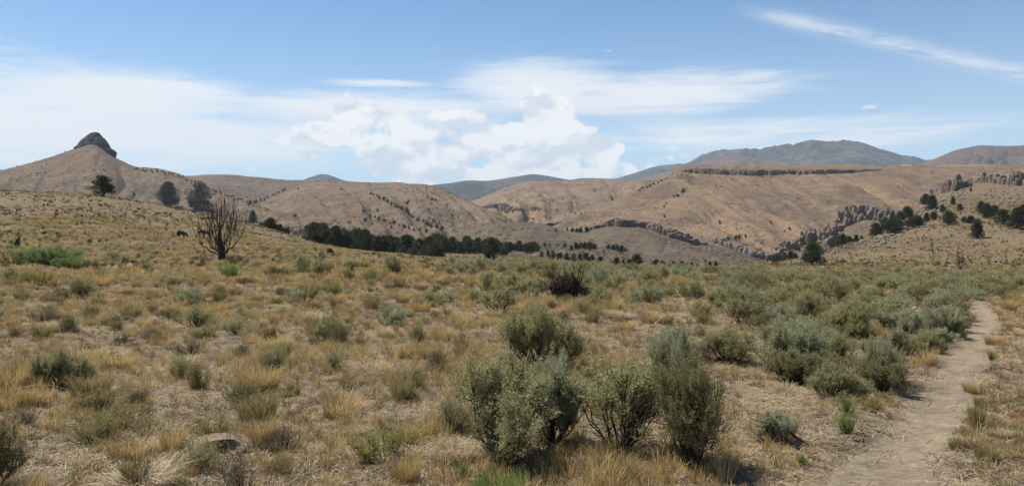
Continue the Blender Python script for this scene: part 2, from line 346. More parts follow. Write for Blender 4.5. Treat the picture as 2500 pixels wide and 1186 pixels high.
TR2 = [(x+2.3, y-0.4, w*0.8) for x, y, w in TRK[:9]]+[(15.6, 23.0, .4), (17.8, 25.0, .4), (21, 26.2, .4), (26, 27.2, .4)]
def resample(P, step):
    P = np.array(P, float); s = np.r_[0, np.cumsum(np.hypot(*np.diff(P[:, :2], axis=0).T))]; t = np.arange(0, s[-1], step)
    Q = np.stack([np.interp(t, s, P[:, i]) for i in range(P.shape[1])], -1)
    for i in range(P.shape[1]): Q[:, i] = smooth1(Q[:, i], int(0.8/step))
    return Q
T1 = resample(TRK, 0.12); T2 = resample(TR2, 0.12)
def track_amt(X, Y):
    X = np.asarray(X, float).ravel(); Y = np.asarray(Y, float).ravel(); out = np.zeros(len(X))
    idx = np.where((Y > -5) & (Y < 33) & (X > 0))[0]
    for Tt in (T1[::2], T2[::2]):
        for c in np.array_split(idx, max(1, len(idx)//20000)):
            dx = X[c][:, None]-Tt[None, :, 0]; dy = Y[c][:, None]-Tt[None, :, 1]; r = np.hypot(dx, dy)
            j = r.argmin(1); rr = r[np.arange(len(c)), j]/Tt[j, 2]
            out[c] = np.maximum(out[c], np.clip(1.45-rr, 0, 1))
    return out
def ground_z(X, Y, tr=None):
    X = np.asarray(X, float); Y = np.asarray(Y, float)
    if tr is None: tr = track_amt(X, Y).reshape(X.shape)
    far = np.clip((Y-45)/60, 0, 1)
    z = base_z(X, Y)+0.06*fbm(X*0.35, Y*0.35, 0, 3, 3)*(1-tr)+0.035*fbm(X*1.7, Y*1.7, 0, 3, 5)*(1-0.75*tr)
    z += far*(0.5*fbm(X*0.06, Y*0.06, 0, 4, 9)+0.12*fbm(X*0.4, Y*0.4, 0, 3, 11))
    return z-0.05*tr
def build_ground():
    q = np.linspace(-1.55, 1.6, 560); n = 470
    t = np.linspace(0, 1, n); d = -5+ (10+0)*0 + 0
    D = 8.0*np.exp(t*math.log(628/8.0))-12.0            # -4 .. 616, dense near the camera
    Y = np.repeat(D[:, None], len(q), 1); X = q[None, :]*(Y+12.0)*0.92
    tr = track_amt(X, Y).reshape(X.shape)
    Z = ground_z(X, Y, tr)
    V = np.stack([X, Y, Z], -1).reshape(-1, 3)
    j = np.argmin(np.abs(Y.ravel()[:, None][:1]-T1[None, :, 1]), 1)
    cx = np.interp(Y, T1[:, 1], T1[:, 0])
    verge = np.clip((X-cx-0.3)/0.8, 0, 1)*np.clip((32-Y)/8, 0, 1)
    me = mesh_np('ground', V, grid_quads(n, len(q)), M['ground'], True, {'track': tr.ravel(), 'far': np.clip((Y-35)/45, 0, 1).ravel(), 'verge': verge.ravel()})
    o = add_obj('ground', me); tag(o, kind='structure'); return o
GROUND = build_ground()
def build_track():
    for name, Tt in (('dirt_track', T1), ('dirt_track', T2)):
        tg = np.gradient(Tt[:, :2], axis=0); tg /= np.linalg.norm(tg, axis=1)[:, None]; nx = np.stack([tg[:, 1], -tg[:, 0]], -1)
        c = np.linspace(-1, 1, 17); s = np.arange(len(Tt))*0.12
        wl = 1+0.6*fbm(s*1.3, 0*s, 0, 5, 21, 0.7); wr = 1+0.6*fbm(s*1.3, 0*s+9, 0, 5, 22, 0.7)
        off = np.where(c[None, :] < 0, c[None, :]*wl[:, None], c[None, :]*wr[:, None])*Tt[:, 2][:, None]
        X = Tt[:, 0][:, None]+nx[:, 0][:, None]*off; Y = Tt[:, 1][:, None]+nx[:, 1][:, None]*off
        Z = ground_z(X, Y)+0.016-0.045*np.abs(c[None, :])**6+0.008*fbm(X*6, Y*6, 0, 3, 31)
        me = mesh_np('dirt_track', np.stack([X, Y, Z], -1).reshape(-1, 3), grid_quads(*X.shape), M['track'], True)
        tag(add_obj(name, me), kind='structure')
build_track()

# ------------------------------------------------------------------ hills, each with its own crest, slope and back
HILLS = {}
def hill(name, mat, curves, umin, umax, ncol, nrows, amp=1.0, nsc=0.01, gul=None, sm=2, seed=0, crest_amp=0.15):
    """curves: from the foot to the crest and over the back; each = ([(u, v)...], depth or [(u, d)...])"""
    us = np.linspace(umin, umax, ncol); C = []
    for pts, dep in curves:
        v = smooth1(np.interp(us, [p[0] for p in pts], [p[1] for p in pts]), sm)
        d = np.full(ncol, float(dep)) if np.isscalar(dep) else smooth1(np.interp(us, [p[0] for p in dep], [p[1] for p in dep]), sm*3)
        C.append(np.stack([(us-CU)/F*d, d, EYE-(v-HY)/F*d], -1))
    C = np.array(C); k = len(C)
    t = np.linspace(0, k-1, nrows); i = np.clip(t.astype(int), 0, k-2); f = t-i
    P = []
    for a, ff in zip(i, f):
        p0 = C[max(a-1, 0)]; p1 = C[a]; p2 = C[a+1]; p3 = C[min(a+2, k-1)]
        m1 = (p2-p0)*0.5; m2 = (p3-p1)*0.5
        if a+1 == CREST: m2 = m2*0.6; 
        h = ff
        P.append((2*h**3-3*h**2+1)*p1+(h**3-2*h**2+h)*m1+(-2*h**3+3*h**2)*p2+(h**3-h**2)*m2)
    P = np.array(P)
    X, Y, Z = P[..., 0], P[..., 1], P[..., 2]
    w = np.clip(np.abs(t-CREST)/0.5, crest_amp, 1)[:, None]
    Z = Z+amp*fbm(X*nsc, Y*nsc, Z*nsc, 5, seed)*w
    sc = us[None, :]+0*t[:, None]; tt = t[:, None]+0*us[None, :]
    att = {}
    if gul:
        skew, fr, ga, fu, fd = gul
        s = sc-skew*(tt-CREST)
        rg = 1-np.abs(fbm(s/fr, tt*0.8, 0, 3, seed+3))*2.2
        rg2 = 1-np.abs(fbm(s/fr*3.1, tt*1.5, 0, 3, seed+5))*2.4
        Z = Z-ga*(np.clip(rg, 0, 1)**2+0.38*np.clip(rg2, 0, 1)**2)*np.clip(w*1.2-0.15, 0, 1)
        att = {'gul': (s/fu).ravel(), 'dwn': (tt*fd).ravel()}
    V = np.stack([X, Y, Z], -1).reshape(-1, 3)
    me = mesh_np(name, V, grid_quads(*X.shape), mat, True, att or None)
    o = add_obj(name, me); tag(o, kind='structure'); HILLS.setdefault(name, []).append(o); return o
CREST = 2
# low ground between all the hills, out to the horizon
def valley():
    r = np.concatenate([[300], np.geomspace(600, 12500, 40)]); a = np.linspace(-math.pi, math.pi, 121)
    X = np.sin(a)[None, :]*r[:, None]; Y = np.cos(a)[None, :]*r[:, None]
    # a sheet below the near ground that carries the plain on in every direction
    Z = -14+0*X+np.clip((r[:, None]-2000)/9000, 0, 1)*40*fbm(X/3000, Y/3000, 0, 4, 77)-6*(r[:, None] < 600)
    me = mesh_np('plain', np.stack([X, Y, Z], -1).reshape(-1, 3), grid_quads(*X.shape), M['hillB'], True)
    tag(add_obj('plain', me), kind='structure')
valley()
def around():                                          # low hills closing the horizon beside and behind the viewer
    a = np.radians(np.linspace(42, 318, 240)); prof = np.array([0, .25, .7, 1, .8, .3, 0]); rr = np.array([500, 800, 1300, 1900, 2600, 3400, 4200.])
    h = 55+90*(0.5+0.5*fbm(np.cos(a)*3, np.sin(a)*3, 0, 4, 91)); h *= np.clip(np.minimum(a-a[0], a[-1]-a)/0.25, 0.15, 1)
    X = np.sin(a)[None, :]*rr[:, None]; Y = np.cos(a)[None, :]*rr[:, None]; Z = -18+prof[:, None]*h[None, :]+10*fbm(X/300, Y/300, 0, 4, 92)
    me = mesh_np('hills', np.stack([X, Y, Z], -1).reshape(-1, 3), grid_quads(*X.shape), M['hillB'], True); tag(add_obj('hills', me), kind='structure')
around()
def off(pts, dv): return [(u, v+dv) for u, v in pts]
cE = [(300, 470), (700, 462), (740, 440), (760, 432), (785, 424), (805, 427), (830, 438), (900, 455), (1000, 470)]
hill('mountain', M['blue'], [(off(cE, 50), 2800), (off(cE, 18), 3300), (cE, 3800), (off(cE, 40), 4600), (off(cE, 160), 5600)], 500, 1060, 120, 40, 14, 0.004, seed=41)
cF = [(900, 470), (1000, 458), (1050, 451), (1100, 447), (1140, 440), (1185, 443), (1225, 438), (1270, 430), (1300, 426), (1340, 431), (1385, 439), (1420, 446), (1500, 460), (1700, 480)]
hill('mountain', M['blue'], [(off(cF, 80), 2500), (off(cF, 32), 2900), (cF, 3400), (off(cF, 50), 4200), (off(cF, 160), 5000)], 850, 1700, 200, 50, 30, 0.0035, seed=42)
cG = [(1150, 480), (1300, 455), (1380, 441), (1420, 434), (1500, 436), (1530, 428), (1560, 421), (1600, 409), (1640, 403), (1680, 399), (1710, 380), (1735, 374), (1765, 373), (1785, 378), (1830, 373), (1900, 362), (1950, 358), (1972, 352), (1985, 350), (2003, 357), (2060, 351), (2100, 351), (2150, 366), (2200, 380), (2250, 392), (2290, 390), (2400, 400), (2600, 420), (3000, 430)]
hill('mountain', M['blue'], [(off(cG, 95), 3600), (off(cG, 34), 4200), (cG, 5000), (off(cG, 50), 6000), (off(cG, 160), 7000)], 1100, 3000, 520, 90, 110, 0.0022, seed=43, crest_amp=0.05, gul=(60, 130, 16, 60, 1))
cG2 = [(1500, 450), (1600, 428), (1680, 408), (1730, 392), (1765, 384), (1800, 379), (1830, 384), (1870, 392), (1910, 399), (1960, 407), (2050, 420), (2200, 440)]
hill('mountain', M['purple'], [(off(cG2, 80), 3000), (off(cG2, 28), 3500), (cG2, 4100), (off(cG2, 50), 4500), (off(cG2, 160), 5200)], 1480, 2220, 200, 50, 40, 0.003, seed=53, crest_amp=0.08, gul=(50, 80, 14, 60, 1))
cG3 = [(1900, 440), (1960, 412), (2010, 396), (2050, 384), (2080, 380), (2120, 386), (2170, 396), (2230, 406), (2300, 420), (2400, 440)]
hill('mountain', M['blue'], [(off(cG3, 80), 3200), (off(cG3, 28), 3700), (cG3, 4300), (off(cG3, 50), 4700), (off(cG3, 160), 5400)], 1880, 2420, 160, 50, 40, 0.003, seed=54, crest_amp=0.08, gul=(-50, 80, 14, 60, 1))
cH = [(2100, 440), (2200, 412), (2260, 398), (2330, 368), (2390, 356), (2450, 358), (2500, 358), (2620, 350), (2800, 360), (3200, 380)]
hill('mountain', M['purple'], [(off(cH, 80), 1900), (off(cH, 30), 2300), (cH, 2800), (off(cH, 50), 3400), (off(cH, 160), 4200)], 2050, 3200, 220, 60, 40, 0.004, seed=44, gul=(60, 110, 22, 60, 1))
cA = [(200, 440), (380, 428), (465, 430), (560, 428), (640, 433), (705, 441), (760, 442), (820, 442), (860, 445), (1000, 470)]
hill('hill', M['hillA'], [(off(cA, 110), 800), ([(200, 480), (465, 470), (560, 474), (640, 480), (700, 472), (860, 500), (1000, 520)], 1150), (cA, 1600), (off(cA, 30), 2000), (off(cA, 130), 2500)], 100, 1050, 240, 80, 22, 0.006, seed=45)
cC = [(1000, 520), (1100, 500), (1160, 489), (1200, 470), (1240, 456), (1290, 443), (1340, 442), (1420, 441), (1500, 440), (1560, 446), (1650, 460), (1800, 480)]
hill('hill', M['hillC'], [([(1000, 560), (1200, 540), (1400, 540), (1800, 540)], 900), ([(1000, 540), (1160, 510), (1290, 485), (1420, 488), (1560, 490), (1800, 500)], 1250), (cC, 1800), (off(cC, 30), 2200), (off(cC, 130), 2700)], 950, 1850, 240, 80, 22, 0.005, seed=46, gul=(-40, 90, 16, 60, 1))
cD = [(1200, 560), (1300, 532), (1330, 512), (1400, 490), (1460, 465), (1520, 447), (1560, 440), (1640, 436), (1700, 431), (1800, 430), (2000, 440)]
hill('hill', M['hillC'], [([(1200, 590), (1300, 570), (1500, 560), (1700, 560), (2000, 560)], 800), ([(1200, 575), (1330, 535), (1460, 510), (1560, 490), (1700, 480), (2000, 480)], 1050), (cD, 1450), (off(cD, 30), 1800), (off(cD, 130), 2300)], 1150, 2100, 240, 80, 14, 0.007, seed=47, gul=(-50, 80, 12, 60, 1))
cB = [(450, 540), (560, 520), (640, 492), (700, 464), (745, 447), (790, 443), (860, 444), (960, 445), (1040, 450), (1080, 461), (1110, 476), (1150, 494), (1200, 516), (1240, 531), (1270, 548), (1330, 570), (1400, 590)]
dB = [(450, 800), (700, 1050), (950, 1100), (1100, 950), (1250, 750), (1400, 650)]
hill('hill', M['hillB'], [([(450, 610), (700, 615), (1000, 618), (1250, 610), (1400, 610)], 430), ([(450, 580), (640, 540), (760, 515), (860, 512), (960, 515), (1080, 540), (1200, 560), (1400, 600)], 620), (cB, dB), (off(cB, 25), [(u, d+300) for u, d in dB]), (off(cB, 120), [(u, d+700) for u, d in dB])], 420, 1430, 420, 120, 9, 0.013, seed=48, gul=(-130, 130, 7.5, 60, 1))
cL = [(-900, 500), (-300, 470), (-150, 452), (0, 418), (60, 402), (130, 382), (175, 366), (205, 357), (225, 351), (240, 357), (262, 374), (280, 386), (300, 395), (325, 409), (400, 418), (450, 430), (500, 452), (560, 476), (640, 507), (700, 527), (760, 548), (850, 580)]
hill('hill', M['butte'], [([(-900, 600), (0, 580), (400, 590), (850, 620)], 420), ([(-900, 560), (-150, 520), (0, 488), (130, 470), (240, 462), (330, 490), (450, 520), (600, 555), (850, 600)], 620), (cL, [(-900, 900), (200, 900), (450, 880), (600, 750), (850, 600)]), (off(cL, 30), [(-900, 1150), (300, 1150), (600, 950), (850, 800)]), (off(cL, 130), [(-900, 1500), (300, 1500), (600, 1200), (850, 1050)])], -900, 850, 520, 120, 9, 0.014, seed=49, gul=(80, 130, 7, 60, 1), crest_amp=0.1)
cM = [(1250, 600), (1330, 560), (1400, 530), (1424, 511), (1491, 489), (1558, 464), (1623, 439), (1650, 422), (1668, 416), (1700, 413), (1800, 412), (1900, 412), (2100, 412), (2200, 411), (2500, 411), (2900, 410), (3300, 410)]
hill('mesa', M['mesa'], [([(1250, 640), (1500, 640), (1800, 650), (2000, 660), (2400, 640), (3300, 640)], 420), ([(1250, 610), (1424, 560), (1560, 535), (1700, 520), (1850, 515), (2000, 512), (2200, 500), (2500, 490), (3300, 490)], 640), (cM, [(1250, 700), (1500, 850), (1700, 900), (3300, 900)]), ([(u, v+(6 if u > 1640 else 30)) for u, v in cM], [(1250, 900), (1700, 1400), (3300, 1500)]), (off(cM, 100), 2200)], 1230, 3300, 900, 170, 5, 0.02, seed=50, gul=(-260, 100, 6.0, 26, 0.55), sm=1, crest_amp=0.06)
cN = [(900, 625), (1000, 603), (1080, 585), (1120, 566), (1170, 552), (1230, 542), (1290, 543), (1340, 550), (1390, 566), (1430, 566), (1455, 556), (1500, 548), (1560, 550), (1620, 564), (1660, 577), (1700, 595), (1730, 596), (1780, 606), (1850, 626), (1900, 650), (1950, 668), (2050, 690)]
hill('mound', M['mound'], [([(900, 640), (1200, 655), (1500, 660), (1800, 670), (2050, 690)], 225), ([(900, 630), (1050, 615), (1150, 606), (1300, 600), (1400, 607), (1500, 606), (1600, 615), (1700, 628), (1850, 648), (2050, 690)], 330), (cN, 470), (off(cN, 30), 560), (off(cN, 120), 700)], 880, 2080, 420, 110, 2.5, 0.03, seed=51, gul=(70, 110, 1.2, 60, 1), crest_amp=0.12)

# ------------------------------------------------------------------ haze
def haze():
    m, T = new_mat('thin_summer_haze')
    v = T.node('ShaderNodeVolumePrincipled', {'Color': (0.70, 0.84, 1.0, 1), 'Density': 0.00007, 'Anisotropy': 0.0})
    T.node('ShaderNodeOutputMaterial', {'Volume': v.outputs[0]})
    x, y0, y1, z0, z1 = 13000, -13000, 13000, -80, 720
    V = [(-x, y0, z0), (x, y0, z0), (x, y1, z0), (-x, y1, z0), (-x, y0, z1), (x, y0, z1), (x, y1, z1), (-x, y1, z1)]
    Q = [(0, 3, 2, 1), (4, 5, 6, 7), (0, 1, 5, 4), (1, 2, 6, 5), (2, 3, 7, 6), (3, 0, 4, 7)]
    o = add_obj('haze', mesh_np('haze', V, Q, m)); tag(o, kind='stuff', label='thin pale summer haze filling the air over the hills', cat='haze')
haze()

# ------------------------------------------------------------------ plant materials
def leaf_mat(name, c1, c2, rnd=0.35, transl=0.25, c3=None, hue=None, low=None):
    """c1..c2 across the plant's own leaves (attribute), a bit of difference from plant to plant"""
    m, T = new_mat(name)
    c1 = tuple(x*0.80 for x in c1); c2 = tuple(x*0.92 for x in c2)
    a = T.node('ShaderNodeAttribute', attribute_name='tint').outputs['Fac']; r = T.node('ShaderNodeObjectInfo').outputs['Random']
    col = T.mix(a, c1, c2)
    c3 = c3 or tuple(x*0.6 for x in c1)
    col = T.mix(T.m('MULTIPLY', r, rnd), col, c3)
    finish(T, col, 0.75, transl=transl, spec=0.12)
    return m
M['sage'] = leaf_mat('sage_leaf', (0.235, 0.225, 0.098), (0.50, 0.485, 0.265), 0.45, 0.35, (0.25, 0.21, 0.09))
M['sage_olive'] = leaf_mat('olive_sage_leaf', (0.165, 0.158, 0.070), (0.33, 0.30, 0.155), 0.45, 0.32, (0.17, 0.14, 0.065))
M['sage_silver'] = leaf_mat('silver_sage_leaf', (0.245, 0.25, 0.135), (0.53, 0.55, 0.355), 0.35, 0.35, (0.24, 0.25, 0.14))
M['rabbit'] = leaf_mat('rabbitbrush_leaf', (0.19, 0.20, 0.045), (0.36, 0.35, 0.09), 0.4, 0.35, (0.20, 0.165, 0.05))
M['green'] = leaf_mat('fresh_green_leaf', (0.12, 0.19, 0.04), (0.23, 0.33, 0.075), 0.3, 0.40, (0.12, 0.13, 0.04))
M['willow'] = leaf_mat('grey_green_willow_leaf', (0.15, 0.215, 0.075), (0.28, 0.36, 0.15), 0.3, 0.35)
M['yellow'] = leaf_mat('yellow_flower_tip', (0.26, 0.22, 0.04), (0.45, 0.38, 0.06), 0.3, 0.3)
M['brownleaf'] = leaf_mat('withered_brown_leaf', (0.155, 0.112, 0.068), (0.27, 0.20, 0.125), 0.4, 0.2, (0.10, 0.08, 0.06))
M['gold'] = leaf_mat('golden_dry_grass', (0.38, 0.262, 0.100), (0.64, 0.48, 0.225), 0.45, 0.35, (0.35, 0.245, 0.11))
M['straw'] = leaf_mat('pale_straw', (0.40, 0.31, 0.19), (0.62, 0.51, 0.34), 0.5, 0.25, (0.30, 0.23, 0.15))
M['redgrass'] = leaf_mat('russet_dry_grass', (0.27, 0.150, 0.070), (0.42, 0.265, 0.13), 0.4, 0.3, (0.24, 0.16, 0.09))
M['olivegrass'] = leaf_mat('half_green_grass', (0.175, 0.155, 0.055), (0.36, 0.30, 0.135), 0.45, 0.35, (0.21, 0.16, 0.075))
M['deadgrass'] = leaf_mat('grey_dead_grass', (0.13, 0.10, 0.075), (0.33, 0.27, 0.20), 0.3, 0.15)
M['juniper'] = leaf_mat('juniper_foliage', (0.028, 0.042, 0.016), (0.085, 0.108, 0.040), 0.5, 0.15, (0.055, 0.056, 0.022))
M['juniper_grey'] = leaf_mat('grey_half_dead_juniper_foliage', (0.05, 0.058, 0.036), (0.11, 0.11, 0.075), 0.3, 0.1, (0.10, 0.085, 0.07))
M['dark_withered'] = leaf_mat('dark_withered_foliage', (0.045, 0.042, 0.028), (0.11, 0.098, 0.06), 0.2, 0.1)
def bark_mat(name, c1, c2):
    m, T = new_mat(name); p = T.node('ShaderNodeNewGeometry').outputs['Position']
    n = T.noise(T.vm('MULTIPLY', p, (1, 1, 0.25)), 60.0, 4, 0.6)
    finish(T, T.mix(T.step(n, 0.35, 0.65), c1, c2), 0.9, n, 0.6, 0.01); return m
M['bark'] = bark_mat('dark_sage_bark', (0.030, 0.024, 0.019), (0.070, 0.055, 0.043))
M['burnt'] = bark_mat('burnt_black_wood', (0.022, 0.018, 0.016), (0.060, 0.045, 0.038))
M['deadwood'] = bark_mat('dead_red_brown_bark', (0.034, 0.025, 0.021), (0.072, 0.052, 0.043))
M['greywood'] = bark_mat('weathered_grey_wood', (0.25, 0.215, 0.18), (0.38, 0.34, 0.29))
M['palewood'] = bark_mat('bleached_wood', (0.45, 0.38, 0.29), (0.60, 0.52, 0.42))
M['trunk'] = bark_mat('juniper_bark', (0.11, 0.085, 0.068), (0.20, 0.16, 0.13))

# ------------------------------------------------------------------ plant geometry
def unit(v): return v/np.maximum(np.linalg.norm(v, axis=-1, keepdims=True), 1e-9)
class TB:                                              # tubes along polylines
    def __init__(s): s.V = []; s.Q = []; s.n = 0
    def tube(s, P, r, k=4):
        P = np.asarray(P, float); m = len(P); r = np.broadcast_to(r, m)
        tg = unit(np.gradient(P, axis=0)); up = np.array([0.31, 0.17, 0.93]); a = unit(np.cross(tg, up)); b = np.cross(tg, a)
        th = np.arange(k)*2*math.pi/k
        ring = P[:, None]+r[:, None, None]*(np.cos(th)[None, :, None]*a[:, None]+np.sin(th)[None, :, None]*b[:, None])
        s.V.append(ring.reshape(-1, 3)); i = np.arange(m-1)[:, None]*k; j = np.arange(k)[None, :]; jn = (j+1) % k
        s.Q.append((np.stack([i+j, i+jn, i+k+jn, i+k+j], -1).reshape(-1, 4))+s.n); s.n += m*k
    def mesh(s, name, mat, smooth=True): return mesh_np(name, np.concatenate(s.V), np.concatenate(s.Q), mat, smooth)
def leaves_mesh(name, mat, base, dirs, L, wd, tint, rg):
    """little blades: base points, unit directions, length, width"""
    n = len(base); a = unit(np.cross(dirs, unit(rg.normal(size=(n, 3))))); L = np.broadcast_to(L, n)[:, None]; w = np.broadcast_to(wd, n)[:, None]*0.5
    V = np.stack([base-a*w*0.5, base+a*w*0.5, base+dirs*L*0.62+a*w, base+dirs*L-a*w*0.3], 1)
    V[:, 3] = base+dirs*L; V[:, 2] = base+dirs*L*0.6+a*w; V[:, 1] = base; V[:, 0] = base+dirs*L*0.6-a*w
    V = V[:, [1, 2, 3, 0]]
    Q = np.arange(4*n).reshape(-1, 4)
    return mesh_np(name, V.reshape(-1, 3), Q, mat, False, np.repeat(np.clip(tint, 0, 1), 4))
def bez(p0, p1, p2, n):
    t = np.linspace(0, 1, n)[:, None]; return (1-t)**2*p0+2*t*(1-t)*p1+t*t*p2
def make_shrub(name, seed, mats, H=1.0, Wd=1.1, stems=11, subs=6, plumes=7, leaves=26, L=0.026, lw=0.007, plume=0.11, bare=0.42, dome=0.35, upright=0.75, bottom=True, jit=0.18, rad=0.013, gap=0.0, twigs=0):
    """a bush: woody stems fanning out from the root, leafy plumes at the branch ends; returns (stem mesh, foliage mesh)"""
    rg = np.random.default_rng(seed); tb = TB(); PB = []; PD = []; PL = []; PT = []
    for i in range(stems):
        ph = 2*math.pi*(i+rg.uniform(-.4, .4))/stems*1.0*2.39996/1.0 if False else rg.uniform(0, 2*math.pi)
        rr = (i+0.5)/stems; r = Wd/2*math.sqrt(rr)*rg.uniform(0.8, 1.0)
        lob = 1+jit*math.sin(2*ph+seed)+jit*0.6*math.sin(3*ph+2*seed); r *= lob
        h = H*(1-dome*(r/(Wd/2))**2)*rg.uniform(0.62, 1.0)
        b = np.array([rg.normal()*0.03*Wd, rg.normal()*0.03*Wd, -0.05]); e = np.array([r*math.cos(ph), r*math.sin(ph), h*0.88])
        c = np.array([r*0.72*math.cos(ph+rg.normal()*0.25), r*0.72*math.sin(ph+rg.normal()*0.25), h*0.30])
        P = bez(b, c, e, 9); P[1:-1] += rg.normal(size=(7, 3))*0.012*H
        if rg.uniform() < gap: continue
        tb.tube(P, np.linspace(rad*H, rad*0.3*H, 9)*rg.uniform(0.7, 1.3), 4)
        for j in range(twigs):                       # dead inner twigs
            m_ = rg.integers(1, 6); dr = unit(unit(P[m_+1]-P[m_])*0.6+rg.normal(size=3)*0.6+np.array([0, 0, 0.3])); ln = H*rg.uniform(0.10, 0.26)
            q = np.array([P[m_]+dr*ln*x+rg.normal(size=3)*0.012*H*(x > 0) for x in (0, .35, .7, 1.0)]); tb.tube(q, np.linspace(rad*0.36*H, rad*0.12*H, 4), 3)
        for j in range(subs):
            t = rg.uniform(bare, 1.0); p = P[min(int(t*8), 8)]; tg = unit(P[min(int(t*8)+1, 8)]-P[max(int(t*8)-1, 0)])
            dr = unit(tg*0.55+rg.normal(size=3)*0.75+np.array([0, 0, upright*0.35])); ln = H*rg.uniform(0.12, 0.34)*(1.15-t*0.4)
            q = bez(p, p+dr*ln*0.55, p+unit(dr+np.array([0, 0, upright]))*ln, 5); tb.tube(q, np.linspace(rad*0.38*H, rad*0.15*H, 5), 3)
            for k in range(plumes):
                s = q[rg.integers(1, 5)]+rg.normal(size=3)*0.02*H; d = unit(unit(q[4]-q[2])*0.5+rg.normal(size=3)*0.5+np.array([0, 0, upright]))
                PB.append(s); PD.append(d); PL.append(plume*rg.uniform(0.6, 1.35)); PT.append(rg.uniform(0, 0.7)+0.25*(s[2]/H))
    PB = np.array(PB); PD = np.array(PD); PL = np.array(PL); PT = np.array(PT); n = len(PB)
    t = rg.uniform(0, 1, (n, leaves)); off = rg.normal(size=(n, leaves, 3))*0.010*(L/0.026)
    base = PB[:, None]+PD[:, None]*PL[:, None, None]*t[..., None]+off
    d = unit(PD[:, None]*0.9+rg.normal(size=(n, leaves, 3))*0.55)
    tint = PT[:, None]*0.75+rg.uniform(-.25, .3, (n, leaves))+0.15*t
    N = n*leaves
    fol = leaves_mesh(name+'_foliage', mats[1], base.reshape(N, 3), d.reshape(N, 3), L*rg.uniform(0.6, 1.3, N), lw*rg.uniform(0.7, 1.3, N), tint.ravel(), rg)
    return tb.mesh(name+'_stems', mats[0]), fol
def make_tuft(name, seed, mat, n=60, H=0.32, r0=0.06, lean=0.5, droop=0.4, wd=0.005, heads=0.0):
    rg = np.random.default_rng(seed); ph = rg.uniform(0, 2*math.pi, n); rb = r0*np.sqrt(rg.uniform(0, 1, n))
    b = np.stack([rb*np.cos(ph), rb*np.sin(ph), np.full(n, -0.015)], -1)
    ph2 = ph+rg.normal(size=n)*0.5; ln = lean*rg.uniform(0.1, 1.0, n); h = H*rg.uniform(0.45, 1.1, n)
    out = np.stack([np.cos(ph2), np.sin(ph2), 0*ph2], -1); side = np.stack([-np.sin(ph2+rg.normal(size=n)), np.cos(ph2), 0*ph2], -1)
    ts = [0, 0.4, 0.75, 1.0]; ws = [0.8, 1.0, 0.7, 0.12]; rows = []
    for t, w in zip(ts, ws):
        c = b+out*(ln*h)[:, None]*t+out*(droop*h*t*t*rg.uniform(0.2, 1, n))[:, None]+np.array([0, 0, 1.0])*(h*(t-droop*0.45*t**3))[:, None]
        rows.append(np.stack([c-side*wd*w/2, c+side*wd*w/2], 1))
    V = np.stack(rows, 1).reshape(n, 8, 3); q = np.array([[0, 1, 3, 2], [2, 3, 5, 4], [4, 5, 7, 6]])
    Q = (np.arange(n)[:, None, None]*8+q[None]).reshape(-1, 4); tint = np.repeat(rg.uniform(0, 1, n), 8).reshape(n, 8)*0.6+np.array([0, 0, .15, .15, .3, .3, .4, .4])
    return mesh_np(name, V.reshape(-1, 3), Q, mat, False, np.clip(tint, 0, 1).ravel())
def make_litter(name, seed, mat, n=46, R0=0.3, wd=0.004, L=0.16):
    rg = np.random.default_rng(seed); p = rg.normal(size=(n, 3))*R0*0.5; p[:, 2] = rg.uniform(0.004, 0.03, n); a = rg.uniform(0, math.pi*2, n)
    d = np.stack([np.cos(a), np.sin(a), rg.normal(size=n)*0.12], -1); ln = L*rg.uniform(0.4, 1.6, n); sd_ = np.stack([-np.sin(a), np.cos(a), 0*a], -1)
    m = p+sd_*rg.normal(size=(n, 1))*0.012+np.array([0, 0, 0.012]); A = p-d*ln[:, None]/2; B = p+d*ln[:, None]/2; w = wd/2
    V = np.stack([A-sd_*w, A+sd_*w, m-sd_*w, m+sd_*w, B-sd_*w*.5, B+sd_*w*.5], 1)
    Q = (np.arange(n)[:, None, None]*6+np.array([[0, 1, 3, 2], [2, 3, 5, 4]])[None]).reshape(-1, 4)
    return mesh_np(name, V.reshape(-1, 3), Q, mat, False, np.repeat(rg.uniform(0, 1, n), 6))
def clump_leaves(name, mat, centers, radii, per, size, rg, squash=0.75, shell=0.55):
    """foliage as leaf clumps filling lobes"""
    n = len(centers); d = unit(rg.normal(size=(n, per, 3))); rad = rg.uniform(shell, 1.0, (n, per))**0.7
    pos = centers[:, None]+d*(rad*radii[:, None])[..., None]*np.array([1, 1, squash])
    dd = unit(d*0.6+rg.normal(size=(n, per, 3))*0.6+np.array([0, 0, 0.45])); N = n*per
    tint = (rg.uniform(0, 0.6, (n, 1))+rg.uniform(-0.2, 0.4, (n, per)))
    return leaves_mesh(name, mat, pos.reshape(N, 3), dd.reshape(N, 3), size*rg.uniform(0.6, 1.3, N), size*0.55*rg.uniform(0.6, 1.3, N), tint.ravel(), rg)
